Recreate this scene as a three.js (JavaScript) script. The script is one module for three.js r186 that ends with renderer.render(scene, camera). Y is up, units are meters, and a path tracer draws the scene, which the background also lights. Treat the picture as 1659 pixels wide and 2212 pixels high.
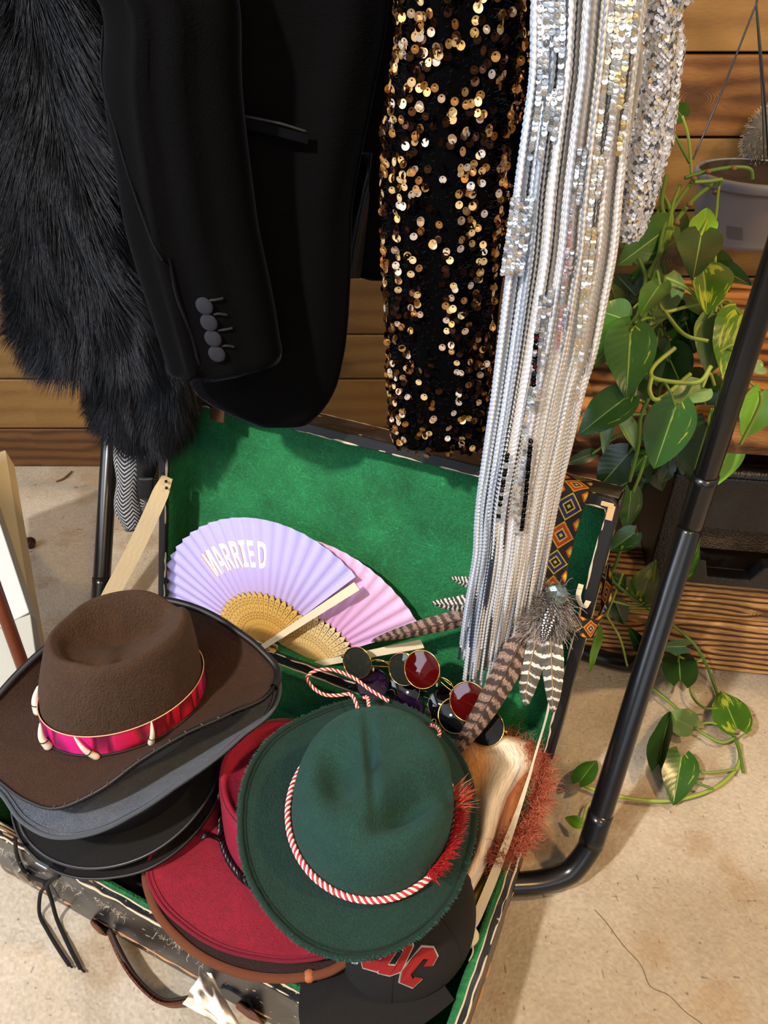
import * as THREE from 'three';
import { mergeGeometries } from 'three/addons/utils/BufferGeometryUtils.js';
import { RoundedBoxGeometry } from 'three/addons/geometries/RoundedBoxGeometry.js';
import { RectAreaLightUniformsLib } from 'three/addons/lights/RectAreaLightUniformsLib.js';

// ---------------------------------------------------------------- camera, sky, lights, exposure
const scene = new THREE.Scene();
const EYE = new THREE.Vector3(0, 1.08, 0), FOCAL = 1597, PITCH = 37.5 * Math.PI / 180;
const camera = new THREE.PerspectiveCamera(2 * Math.atan(1106 / FOCAL) * 180 / Math.PI, 1659 / 2212, 0.02, 40);
camera.position.copy(EYE);
camera.rotation.set(-PITCH, 0, 0);
scene.add(camera);
scene.background = new THREE.Color(0.75, 0.87, 1.0).multiplyScalar(2.2);   // overcast daylight outside the windows
const renderer = new THREE.WebGLRenderer({ antialias: true });
renderer.toneMapping = THREE.LinearToneMapping;
renderer.toneMappingExposure = 0.5;
renderer.shadowMap.enabled = true;
RectAreaLightUniformsLib.init();
// daylight at the two window openings
function windowLight(w, h, color, power, pos, target) {
  const l = new THREE.RectAreaLight(color, power, w, h);
  l.position.set(...pos); l.lookAt(...target); scene.add(l); return l;
}
windowLight(1.9, 1.5, 0xdbe7ff, 9.5, [-2.32, 1.65, 0.2], [3, 1.65, 0.2]);
windowLight(3.0, 1.5, 0xe6eeff, 2.0, [0.2, 1.7, 3.12], [0.2, 1.7, -3]);
const SPOTS = [   // ceiling track spots: [x, z, aim x, aim y, aim z, power, colour]
  [-1.25, 0.55, 0.0, 0.25, -0.75, 50, 0xfff5ea],
  [1.75, -0.55, 0.55, 0.2, -0.9, 24, 0xffcf92],
  [0.9, 1.1, 0.8, 0.0, -0.45, 15, 0xffcc88],
];

// ---------------------------------------------------------------- helpers
const V = (x, y, z) => new THREE.Vector3(x, y, z);
function rngOf(seed) { let a = seed >>> 0; return () => { a = (a + 0x6D2B79F5) >>> 0; let t = a; t = Math.imul(t ^ (t >>> 15), t | 1); t ^= t + Math.imul(t ^ (t >>> 7), t | 61); return ((t ^ (t >>> 14)) >>> 0) / 4294967296; }; }
const R0 = rngOf(7);
const lerp = (a, b, t) => a + (b - a) * t, clamp = (x, a = 0, b = 1) => Math.min(b, Math.max(a, x));
const smooth = (a, b, x) => { const t = clamp((x - a) / (b - a)); return t * t * (3 - 2 * t); };
// where the line of sight through a point of the photograph meets a plane of the place
function ray(px, py) {
  const a = (px - 830) / FOCAL, b = (py - 1106) / FOCAL;
  return V(a, -(b * Math.cos(PITCH) + Math.sin(PITCH)), -(Math.cos(PITCH) - b * Math.sin(PITCH)));
}
const at = (px, py, d) => EYE.clone().addScaledVector(ray(px, py), d);
const onY = (px, py, y) => { const r = ray(px, py); return EYE.clone().addScaledVector(r, (y - EYE.y) / r.y); };
const onZ = (px, py, z) => { const r = ray(px, py); return EYE.clone().addScaledVector(r, z / r.z); };
const onPlane = (px, py, o, n) => { const r = ray(px, py); return EYE.clone().addScaledVector(r, o.clone().sub(EYE).dot(n) / r.dot(n)); };
const depthOf = (p) => -p.z * Math.cos(PITCH) + (EYE.y - p.y) * Math.sin(PITCH);
const used = {};
function numbered(n) { const k = used[n] = (used[n] ?? -1) + 1; return k ? n + '_' + String(k).padStart(3, '0') : n; }
function shade(o) { o.castShadow = true; o.receiveShadow = true; return o; }
function thing(name, label, category, pos = V(0, 0, 0), turn = 0, group) {
  const o = new THREE.Group(); o.name = numbered(name); scene.add(o);
  o.position.copy(pos); o.rotation.y = turn; o.userData = { label, category };
  if (group) o.userData.group = group;
  o.updateMatrixWorld(true);
  return o;
}
function part(name, geo, mat, parent, label) {
  const m = shade(new THREE.Mesh(geo, mat)); m.name = name; parent.add(m);
  if (label) m.userData.label = label;
  return m;
}
// geometry given in world coordinates, moved into the frame of its thing
function wpart(name, geo, mat, parent, label) {
  parent.updateMatrixWorld(true);
  geo.applyMatrix4(parent.matrixWorld.clone().invert());
  return part(name, geo, mat, parent, label);
}
function stuff(m) { m.userData.kind = 'stuff'; return m; }
function struct(name, geo, mat, pos) {
  const m = shade(new THREE.Mesh(geo, mat)); m.name = name; scene.add(m); if (pos) m.position.copy(pos);
  m.userData.kind = 'structure'; return m;
}
function copies(name, geo, mat, parent, mats, colors) {
  const im = new THREE.InstancedMesh(geo, mat, mats.length);
  mats.forEach((m, i) => { im.setMatrixAt(i, m); if (colors) im.setColorAt(i, colors[i]); });
  im.name = name; shade(im); parent.add(im); return stuff(im);
}
function geoOf(pos, uv, idx) {
  const g = new THREE.BufferGeometry();
  g.setAttribute('position', new THREE.Float32BufferAttribute(pos, 3));
  g.setAttribute('uv', new THREE.Float32BufferAttribute(uv, 2));
  g.setIndex(idx); g.computeVertexNormals(); return g;
}
// surface from fn(u, v) -> Vector3; with thickness th it becomes a closed sheet
function sheet(nu, nv, fn, { th = 0, su = 1, sv = 1, wrapU = false, flip = false } = {}) {
  const P = [], uv = [];
  for (let j = 0; j <= nv; j++) for (let i = 0; i <= nu; i++) { P.push(fn(wrapU && i === nu ? 0 : i / nu, j / nv)); uv.push(i / nu * su, j / nv * sv); }
  const w = nu + 1, idx = [];
  for (let j = 0; j < nv; j++) for (let i = 0; i < nu; i++) {
    const a = j * w + i, b = a + 1, c = a + w, d = c + 1;
    flip ? idx.push(a, c, b, b, c, d) : idx.push(a, b, c, b, d, c);
  }
  const g = geoOf(P.flatMap((p) => [p.x, p.y, p.z]), uv, idx);
  if (wrapU) { const n = g.attributes.normal; for (let j = 0; j <= nv; j++) { const a = j * w, b = a + nu; const v = V(n.getX(a) + n.getX(b), n.getY(a) + n.getY(b), n.getZ(a) + n.getZ(b)).normalize(); n.setXYZ(a, v.x, v.y, v.z); n.setXYZ(b, v.x, v.y, v.z); } }
  if (!th) return g;
  const n = g.attributes.normal, N = P.length, pos = [], nor = [], uvs = [...uv, ...uv], ix = [...idx];
  for (let k = 0; k < N; k++) { pos.push(P[k].x, P[k].y, P[k].z); nor.push(n.getX(k), n.getY(k), n.getZ(k)); }
  for (let k = 0; k < N; k++) { pos.push(P[k].x - n.getX(k) * th, P[k].y - n.getY(k) * th, P[k].z - n.getZ(k) * th); nor.push(-n.getX(k), -n.getY(k), -n.getZ(k)); }
  for (let k = 0; k < idx.length; k += 3) ix.push(N + idx[k], N + idx[k + 2], N + idx[k + 1]);
  const rim = (list) => { for (let k = 0; k + 1 < list.length; k++) { const a = list[k], b = list[k + 1]; flip ? ix.push(a, b, N + a, b, N + b, N + a) : ix.push(a, N + a, b, b, N + a, N + b); } };
  const row = (j) => Array.from({ length: w }, (_, i) => j * w + i), col = (i) => Array.from({ length: nv + 1 }, (_, j) => j * w + i);
  rim(row(0)); rim(row(nv).reverse());
  if (!wrapU) { rim(col(0).reverse()); rim(col(nu)); }
  const s = new THREE.BufferGeometry();
  s.setAttribute('position', new THREE.Float32BufferAttribute(pos, 3)); s.setAttribute('normal', new THREE.Float32BufferAttribute(nor, 3));
  s.setAttribute('uv', new THREE.Float32BufferAttribute(uvs, 2)); s.setIndex(ix); return s;
}
// swept tube with a radius that may change along it; uv in metres
function tube(pts, rad, { seg = 24, sides = 8, closed = false, tension = 0.5 } = {}) {
  const c = new THREE.CatmullRomCurve3(pts, closed, 'catmullrom', tension), fr = c.computeFrenetFrames(seg, closed), L = c.getLength();
  const pos = [], uv = [], idx = [], f = typeof rad === 'function' ? rad : () => rad;
  for (let i = 0; i <= seg; i++) {
    const p = c.getPointAt(i / seg), r = f(i / seg);
    for (let k = 0; k <= sides; k++) {
      const a = k / sides * Math.PI * 2, x = Math.cos(a) * r, y = Math.sin(a) * r, n = fr.normals[i], b = fr.binormals[i];
      pos.push(p.x + n.x * x + b.x * y, p.y + n.y * x + b.y * y, p.z + n.z * x + b.z * y); uv.push(k / sides, i / seg * L);
    }
  }
  const w = sides + 1;
  for (let i = 0; i < seg; i++) for (let k = 0; k < sides; k++) { const a = i * w + k; idx.push(a, a + 1, a + w, a + 1, a + w + 1, a + w); }
  if (!closed) for (const e of [0, seg]) {
    const p = c.getPointAt(e / seg), m = pos.length / 3; pos.push(p.x, p.y, p.z); uv.push(0.5, e / seg * L);
    for (let k = 0; k < sides; k++) e ? idx.push(e * w + k, e * w + k + 1, m) : idx.push(k + 1, k, m);
  }
  return geoOf(pos, uv, idx);
}
// flat strap along points with a side vector for each point
function strap(pts, sides, width, th, { seg = 40, sv = 1 } = {}) {
  const c = new THREE.CatmullRomCurve3(pts), s = new THREE.CatmullRomCurve3(sides), L = c.getLength(), w = typeof width === 'function' ? width : () => width;
  return sheet(4, seg, (u, v) => c.getPoint(v).addScaledVector(s.getPoint(v).normalize(), (u - 0.5) * w(v)), { th, su: 1, sv: L * sv });
}
const box = (w, h, d, x = 0, y = 0, z = 0, r = 0.003) => new RoundedBoxGeometry(w, h, d, 2, Math.min(r, w / 2.1, h / 2.1, d / 2.1)).translate(x, y, z);
function basis(x, y, z, p) { return new THREE.Matrix4().makeBasis(x, y, z).setPosition(p); }
function look(dir, up) { const y = dir.clone().normalize(), z = up.clone().addScaledVector(y, -up.dot(y)).normalize(), x = y.clone().cross(z); return [x, y, z]; }

// ---------------------------------------------------------------- noise and textures
function hash2(x, y, s) { let h = Math.imul(x, 374761393) ^ Math.imul(y, 668265263) ^ Math.imul(s, 974634777); h = Math.imul(h ^ (h >>> 13), 1274126177); return ((h ^ (h >>> 16)) >>> 0) / 4294967296; }
function vnoise(x, y, s = 1, wx = 0, wy = 0) {
  const ix = Math.floor(x), iy = Math.floor(y), fx = x - ix, fy = y - iy, u = fx * fx * (3 - 2 * fx), v = fy * fy * (3 - 2 * fy);
  const m = (a, w) => w ? ((a % w) + w) % w : a;
  const a = hash2(m(ix, wx), m(iy, wy), s), b = hash2(m(ix + 1, wx), m(iy, wy), s), c = hash2(m(ix, wx), m(iy + 1, wy), s), d = hash2(m(ix + 1, wx), m(iy + 1, wy), s);
  return lerp(lerp(a, b, u), lerp(c, d, u), v);
}
function fbm(x, y, s = 1, o = 4, wx = 0, wy = 0) { let t = 0, a = 0.5, n = 0; for (let i = 0; i < o; i++) { t += a * vnoise(x, y, s + i, wx, wy); n += a; a *= 0.5; x *= 2; y *= 2; wx *= 2; wy *= 2; } return t / n; }
function dataTex(w, h, fn, srgb = true) {
  const d = new Uint8Array(w * h * 4);
  for (let j = 0; j < h; j++) for (let i = 0; i < w; i++) { const c = fn(i / w, j / h), k = (j * w + i) * 4; d[k] = clamp(c[0]) * 255; d[k + 1] = clamp(c[1]) * 255; d[k + 2] = clamp(c[2]) * 255; d[k + 3] = 255; }
  const t = new THREE.DataTexture(d, w, h); t.wrapS = t.wrapT = THREE.RepeatWrapping; t.magFilter = THREE.LinearFilter; t.minFilter = THREE.LinearMipmapLinearFilter; t.generateMipmaps = true;
  if (srgb) t.colorSpace = THREE.SRGBColorSpace; t.needsUpdate = true; return t;
}
function canvasTex(w, h, draw) {
  const c = document.createElement('canvas'); c.width = w; c.height = h; draw(c.getContext('2d'), w, h);
  const t = new THREE.CanvasTexture(c); t.colorSpace = THREE.SRGBColorSpace; t.wrapS = t.wrapT = THREE.RepeatWrapping; return t;
}
const rep = (t, x, y) => { const c = t.clone(); c.repeat.set(x, y); c.needsUpdate = true; return c; };
const mix3 = (a, b, t) => [lerp(a[0], b[0], t), lerp(a[1], b[1], t), lerp(a[2], b[2], t)];
const rgb = (r, g, b) => [r / 255, g / 255, b / 255];

const feltTex = dataTex(512, 512, (u, v) => { const a = fbm(u * 8, v * 8, 3, 3, 8, 8), b = vnoise(u * 128, v * 128, 5, 128, 128), c = vnoise(u * 90 + 6 * a, v * 30, 9, 90, 30); const g = 0.74 + 0.12 * a + 0.08 * b + 0.10 * c; return [g, g, g]; });
const feltBump = dataTex(512, 512, (u, v) => { const g = 0.5 * vnoise(u * 150, v * 150, 15, 150, 150) + 0.3 * vnoise(u * 60, v * 60, 16, 60, 60) + 0.2 * fbm(u * 12, v * 12, 17, 3, 12, 12); return [g, g, g]; }, false);
const fiberTex = dataTex(1024, 1024, (u, v) => {          // wool felt with loose fibres
  let g = 0.55 + 0.25 * fbm(u * 10, v * 10, 23, 4, 10, 10);
  for (let k = 0; k < 5; k++) { const t = k * 1.256 + 0.6, n = vnoise((u * Math.cos(t) + v * Math.sin(t)) * 40 + 8 * fbm(u * 16, v * 16, 40 + k, 2, 16, 16), (-u * Math.sin(t) + v * Math.cos(t)) * 220, 31 + k); g += 0.08 * smooth(0.72, 0.95, n); }
  g += 0.10 * (vnoise(u * 300, v * 300, 77) - 0.5); return [g, g, g]; });
function felt(color, { map = feltTex, s = 6, bump = 0.0012, rough = 0.95, sheen = 0.5, sheenColor } = {}) {
  return new THREE.MeshPhysicalMaterial({ color, map: rep(map, s, s), bumpMap: rep(feltBump, s * 1.3, s * 1.3), bumpScale: bump, roughness: rough, sheen, sheenRoughness: 0.7, sheenColor: new THREE.Color(sheenColor ?? color), side: THREE.DoubleSide });
}
const plain = (color, roughness = 0.6, metalness = 0, o = {}) => new THREE.MeshStandardMaterial({ color, roughness, metalness, side: THREE.DoubleSide, ...o });
function woodTex(seed, light, dark, { freq = 26, knots = [], contrast = 1, W = 1024, H = 256, asp = 7, ringy = 0.5, rp = 1.6 } = {}) {
  return dataTex(W, H, (u, v) => {
    const x = u * asp, y = v; let yy = y + 0.10 * (fbm(x * 0.7, y * 1.5, seed, 3, asp * 0.7) - 0.5) + 0.05 * (fbm(x * 2, y * 4, seed + 5, 3, asp * 2) - 0.5), kd = 9, kx = 0;
    for (const [a, b, r] of knots) { const dx = (x - a) / 1.7, dy = y - b, d = Math.hypot(dx, dy); yy += Math.sign(dy) * 1.3 * r * Math.exp(-d * d / (r * r * 6)); if (d / r < kd) { kd = d / r; kx = d; } }
    let ring = 0.5 + 0.5 * Math.sin(yy * freq * 2 + 3 * fbm(x, y * 3, seed + 9, 3)); ring = Math.pow(ring, rp);
    const fine = vnoise(x * 14, yy * 160, seed + 12), big = fbm(x * 0.8, y * 2, seed + 20, 3);
    let t = clamp(contrast * (ringy * ring + 0.28 * fine + 0.5 * (big - 0.5)) + 0.05);
    let c = mix3(light, dark, t);
    if (kd < 2.6) { const k = kd < 1 ? 0.75 : 0.5 + 0.5 * Math.sin(kx * 260); c = mix3(c, mix3(dark, [0.12, 0.05, 0.02], 0.5), k * smooth(2.6, 0.9, kd) * 0.8); }
    return c;
  });
}

// ---------------------------------------------------------------- the room
const FX = 3.2, FZ = 3.2;
// concrete, with a hairline crack where it runs across the floor
const floorTex = dataTex(1600, 1600, (u, v) => {
  const big = fbm(u * 5, v * 5, 101, 4, 5, 5), mid = fbm(u * 22, v * 22, 111, 4, 22, 22), fine = vnoise(u * 420, v * 420, 121, 420, 420), speck = vnoise(u * 260, v * 260, 131, 260, 260);
  let c = mix3(rgb(154, 141, 119), rgb(182, 173, 157), smooth(0.32, 0.68, big)); c = mix3(c, rgb(140, 117, 88), 0.55 * smooth(0.52, 0.8, mid));
  const g = 1 + 0.10 * (fine - 0.5) + 0.10 * (mid - 0.5) - 0.35 * smooth(0.93, 0.99, speck);
  return [c[0] * g, c[1] * g, c[2] * g];
});
const floorBump = dataTex(512, 512, (u, v) => { const g = 0.5 * fbm(u * 40, v * 40, 141, 3, 40, 40) + 0.5 * vnoise(u * 160, v * 160, 151, 160, 160); return [g, g, g]; }, false);
const floorMat = new THREE.MeshStandardMaterial({ map: rep(floorTex, 1 / 1.6, 1 / 1.6), bumpMap: rep(floorBump, 1 / 0.5, 1 / 0.5), bumpScale: 0.0012, roughness: 0.62 });
const flatUV = (g, fu) => { const p = g.attributes.position, uv = []; for (let i = 0; i < p.count; i++) uv.push(...fu(p.getX(i), p.getY(i), p.getZ(i))); g.setAttribute('uv', new THREE.Float32BufferAttribute(uv, 2)); return g; };
const floor = struct('floor', flatUV(new THREE.BoxGeometry(5.4, 0.1, 5.4).translate(0, -0.05, 0.9), (x, y, z) => [x, z]), floorMat);
{ // hairline crack
  const px = [[1285, 1965], [1312, 1995], [1345, 2040], [1385, 2085], [1405, 2130], [1445, 2150], [1480, 2185], [1520, 2215], [1560, 2260]];
  part('crack', tube(px.map(([x, y]) => onY(x, y, 0.0002)), 0.0006, { seg: 60, sides: 4 }), plain(0x6b573f, 0.95), floor, 'hairline crack in the concrete');
}
const paint = plain(0xe9e6df, 0.85), trimMat = plain(0xdedbd2, 0.6);
struct('ceiling', new THREE.BoxGeometry(5.4, 0.1, 5.4).translate(0, 2.75, 0.9), paint);
function wallWithHole(w, h, hw, hh, hx, hy) {
  const s = new THREE.Shape([V(-w / 2, 0), V(w / 2, 0), V(w / 2, h), V(-w / 2, h)].map((p) => new THREE.Vector2(p.x, p.y)));
  s.holes.push(new THREE.Path([[hx - hw / 2, hy - hh / 2], [hx - hw / 2, hy + hh / 2], [hx + hw / 2, hy + hh / 2], [hx + hw / 2, hy - hh / 2]].map((p) => new THREE.Vector2(...p))));
  return new THREE.ExtrudeGeometry(s, { depth: 0.1, bevelEnabled: false });
}
struct('wall_left', wallWithHole(4.9, 2.7, 1.9, 1.5, 0.6, 1.65).rotateY(Math.PI / 2).translate(-2.5, 0, 0.8), paint);
struct('wall_front', wallWithHole(5.0, 2.7, 3.0, 1.5, 0.2, 1.7).translate(0, 0, 3.2), paint);
struct('wall_right', new THREE.BoxGeometry(0.1, 2.7, 4.9).translate(2.45, 1.35, 0.8), paint);
function windowFrame(w, h, n, pos, turn, name) {
  const gs = []; const b = 0.05;
  for (const s of [-1, 1]) { gs.push(box(w, b, 0.06, 0, s * (h / 2 - b / 2), 0)); gs.push(box(b, h, 0.06, s * (w / 2 - b / 2), 0, 0)); }
  const m = struct(name, mergeGeometries(gs), trimMat, V(...pos)); m.rotation.y = turn;
  for (let i = 1; i < n; i++) part('mullion', box(0.04, h - 0.1, 0.05, -w / 2 + w * i / n, 0, 0), trimMat, m);
  part('pane', box(w - 0.1, h - 0.1, 0.006), new THREE.MeshPhysicalMaterial({ color: 0xffffff, transmission: 1, thickness: 0, roughness: 0.02 }), m);
}
windowFrame(1.9, 1.5, 2, [-2.45, 1.65, 0.2], Math.PI / 2, 'window_1');
windowFrame(3.0, 1.5, 3, [0.2, 1.7, 3.25], 0, 'window_2');
// back wall of horizontal timber planks
const PINE = [
  woodTex(201, rgb(196, 158, 100), rgb(136, 96, 52), { freq: 9, contrast: 0.85, ringy: 0.3 }),
  woodTex(211, rgb(170, 126, 72), rgb(98, 62, 30), { freq: 14, knots: [[4.9, 0.48, 0.09], [1.2, 0.6, 0.07]], contrast: 1.0, ringy: 0.6 }),
  woodTex(221, rgb(184, 150, 98), rgb(118, 84, 46), { freq: 8, knots: [[3.3, 0.3, 0.12]], contrast: 0.9, ringy: 0.35 }),
];
const BURNT = [
  woodTex(231, rgb(226, 178, 110), rgb(74, 38, 16), { freq: 30, knots: [[1.75, 0.52, 0.07], [1.35, 0.9, 0.06], [5.2, 0.4, 0.06]], contrast: 1.3, ringy: 0.8, rp: 3.2 }),
  woodTex(241, rgb(200, 142, 80), rgb(58, 28, 12), { freq: 9, knots: [[2.2, 0.4, 0.1], [4.6, 0.7, 0.09]], contrast: 1.05, ringy: 0.7, rp: 1.7 }),
];
const plankMats = [];
for (let i = 0; i < 9; i++) { const t = PINE[i % 3].clone(); t.offset.set(hash2(i, 3, 5) * 0.6, 0); t.repeat.set(1, 1); t.needsUpdate = true; plankMats.push(new THREE.MeshStandardMaterial({ map: t, roughness: 0.6, color: [0xcfc8b0, 0xb4a78c, 0xc4ba9e][i % 3] })); }
const lowMats = [0xa89a80, 0xb2a88e, 0xb8b098, 0xa89c84, 0xb4aa90, 0xc4b89a].map((c, i) => { const m = plankMats[[1, 0, 2, 5, 8, 2][i]].clone(); m.color.set(c); return m; });
const wallBack = struct('wall_back', new THREE.BoxGeometry(5.0, 2.7, 0.08).translate(0, 1.35, -1.665), plain(0x1a120b, 0.95));
const seams = [0.0, 0.115, 0.252, 0.366, 0.50, 0.64, 0.779, 0.921, 1.06, 1.2, 1.34, 1.48, 1.62, 1.78, 1.94, 2.1, 2.26, 2.42, 2.7];
const plankKind = [1, 0, 2, 1, 2, 2, 1, 0, 0];
const knotty = (() => { const t = PINE[1].clone(); t.offset.set(0.752, 0); t.needsUpdate = true; return new THREE.MeshStandardMaterial({ map: t, roughness: 0.6, color: 0xd8cdb4 }); })();
seams.slice(0, -1).forEach((y0, i) => {
  const h = seams[i + 1] - y0 - 0.004, split = i === 2 || i === 1 || i > 8 ? [[-2.49, 2.49]] : [[-2.49, 2.49]];
  for (const [a, b] of split) {
    const g = flatUV(box(b - a, h, 0.025, (a + b) / 2, y0 + h / 2 + 0.002, -1.6125 - 0.003 * hash2(i, 1, 2), 0.003), (x, y) => [(x + 2.5) / 1.05, (y - y0) / Math.max(h, 0.12)]);
    part('plank', g, i === 6 ? knotty : i < 6 ? lowMats[i] : plankMats[(plankKind[i] ?? i % 3) + 3 * (i % 3)], wallBack);
  }
});
// ceiling track spots
SPOTS.forEach(([x, z, ax, ay, az, power, color], i) => {
  const p = V(x, 2.45, z), d = V(ax, ay, az).sub(p).normalize();
  const t = thing('track_spot', ['small black ceiling spot lamp nearest the left window', 'small black ceiling spot lamp above the plant bench', 'small black ceiling spot lamp over the open floor at right'][i], 'lamp', V(x, 2.7, z));
  part('mount', box(0.06, 0.03, 0.06, 0, -0.015, 0), plain(0x15151a, 0.5), t);
  wpart('arm', tube([V(x, 2.69, z), V(x, 2.6, z), p.clone().addScaledVector(d, -0.07)], 0.008), plain(0x15151a, 0.5), t);
  const [bx, by, bz] = look(d, V(0, 1, 0.3));
  wpart('housing', new THREE.LatheGeometry([[0.0001, -0.075], [0.035, -0.075], [0.04, -0.06], [0.04, 0.02], [0.036, 0.02], [0.036, -0.02]].map(([a, b]) => new THREE.Vector2(a, b)), 24).applyMatrix4(basis(bx, by, bz, p)), plain(0x15151a, 0.5), t);
  wpart('bulb', new THREE.CylinderGeometry(0.034, 0.034, 0.004, 20).applyMatrix4(basis(bx, by, bz, p.clone().addScaledVector(d, 0.004))), new THREE.MeshStandardMaterial({ color: 0xffffff, emissive: color, emissiveIntensity: 8 }), t);
  const l = new THREE.SpotLight(color, power, 0, 0.75, 0.7, 2); l.position.copy(p).addScaledVector(d, 0.03); l.target.position.set(ax, ay, az); l.castShadow = true; l.shadow.radius = [3.2, 4.5, 8][i]; scene.add(l, l.target);
});

// ---------------------------------------------------------------- clothes rack
const steel = new THREE.MeshPhysicalMaterial({ color: 0x0d0e11, roughness: 0.28, metalness: 0.15, clearcoat: 0.4, clearcoatRoughness: 0.2 });
const WR = V(0.41, 0.46, -0.775), LA = onZ(235, 1010, -1.20), LB2 = onZ(218, 1286, -1.04), onLeg = (y) => LA.clone().lerp(LB2, (y - LA.y) / (LB2.y - LA.y)), WL = onLeg(0.46), TR = 0.0165;
const rack = thing('clothes_rack', 'black tubular steel clothes rack with bent feet, garments hung over it', 'clothes rack', V(0, 0, 0));
for (const [W, fo, re, inF, inR] of [[WR, V(0.281, TR, -0.52), V(0.478, TR, -0.905), V(0.15, TR, -0.512), V(0.0, TR, -1.12)], [WL, onLeg(TR), V(-0.52, TR, -1.47), onLeg(TR).add(V(0.14, 0, 0.0)), V(-0.2, TR, -1.42)]]) {
  wpart('upright', tube([V(W.x, 1.5, W.z), V(W.x, 1.0, W.z), V(W.x, 0.53, W.z)], TR * 0.88, { seg: 8, sides: 20 }), steel, rack);
  wpart('sleeve_joint', tube([V(W.x, 0.545, W.z), V(W.x, 0.5, W.z), W.clone()], TR, { seg: 8, sides: 20 }), steel, rack);
  const bend = (foot, inner, s) => {
    const top = W.clone(), mid = top.clone().lerp(foot, 0.5), near = top.clone().lerp(foot, 0.82), dir = inner.clone().sub(foot).setY(0).normalize();
    const knee = foot.clone().addScaledVector(top.clone().sub(foot).normalize(), 0.055);
    return tube([top, mid, near, knee, foot.clone().lerp(knee, 0.25).addScaledVector(dir, 0.018), foot.clone().addScaledVector(dir, 0.06), foot.clone().addScaledVector(dir, 0.11), inner], s, { seg: 70, sides: 20, tension: 0.4 });
  };
  wpart('leg', bend(fo, inF, TR), steel, rack, 'front leg bent inwards along the floor');
  wpart('leg', bend(re, inR, TR * 0.95), steel, rack, 'rear leg bent inwards along the floor');
  const c = W.clone().lerp(fo, 0.80), d = fo.clone().sub(W).normalize();
  wpart('tube_collar', tube([c, c.clone().addScaledVector(d, 0.02), c.clone().addScaledVector(d, 0.05)], TR * 1.07, { seg: 4, sides: 20 }), steel, rack);
  wpart('push_button', new THREE.SphereGeometry(0.005, 10, 8).translate(c.x - TR, c.y - 0.025, c.z + 0.004), steel, rack);
}
wpart('hanging_bar', tube([V(WL.x, 1.5, WL.z), WL.clone().lerp(WR, 0.5).setY(1.5), V(WR.x, 1.5, WR.z)], TR * 0.88, { seg: 10, sides: 16 }), steel, rack);
const barAt = (x) => V(x, 1.5, lerp(WL.z, WR.z, (x - WL.x) / (WR.x - WL.x)));

// ---------------------------------------------------------------- plant bench with its speaker
const burnMat = (i, tint = 0xffffff) => new THREE.MeshStandardMaterial({ map: BURNT[i], roughness: 0.55, color: tint, bumpMap: BURNT[i], bumpScale: 0.0015 });
{
  const b = thing('plant_bench', 'flame-scorched pine bench with a thick slab top behind the rack', 'bench', V(0.30, 0, -0.955), -8 * Math.PI / 180);
  const face = (g, len, hgt, o = 0) => flatUV(g, (x, y, z) => [x / 1.0 + o, (y - z) / hgt]);
  part('beam', face(box(1.1, 0.125, 0.045, 0.55, 0.0635, -0.03, 0.006), 1.1, 0.125), burnMat(0), b);
  part('beam', face(box(1.1, 0.115, 0.045, 0.55, 0.186, -0.036, 0.006), 1.1, 0.115, 0.37), burnMat(0), b);
  for (let i = 0; i < 4; i++) part('slab_board', face(box(1.1, 0.05, 0.137, 0.53, 0.545, 0.0 - i * 0.139, 0.006), 1.1, 0.137, i * 0.31), burnMat(1), b);
  for (const x of [0.02, 1.0]) for (let k = 0; k < 5; k++) part('leg_block', face(box(0.09, 0.051, 0.1, x, 0.27 + k * 0.0525, -0.06 - (k % 2) * 0.004, 0.004), 0.09, 0.1, k * 0.2), burnMat(1, 0xb99a86), b);
  for (const x of [0.02, 1.0]) part('leg', face(box(0.09, 0.52, 0.09, x, 0.26, -0.40, 0.004), 0.09, 0.5), burnMat(1), b);
}
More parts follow.
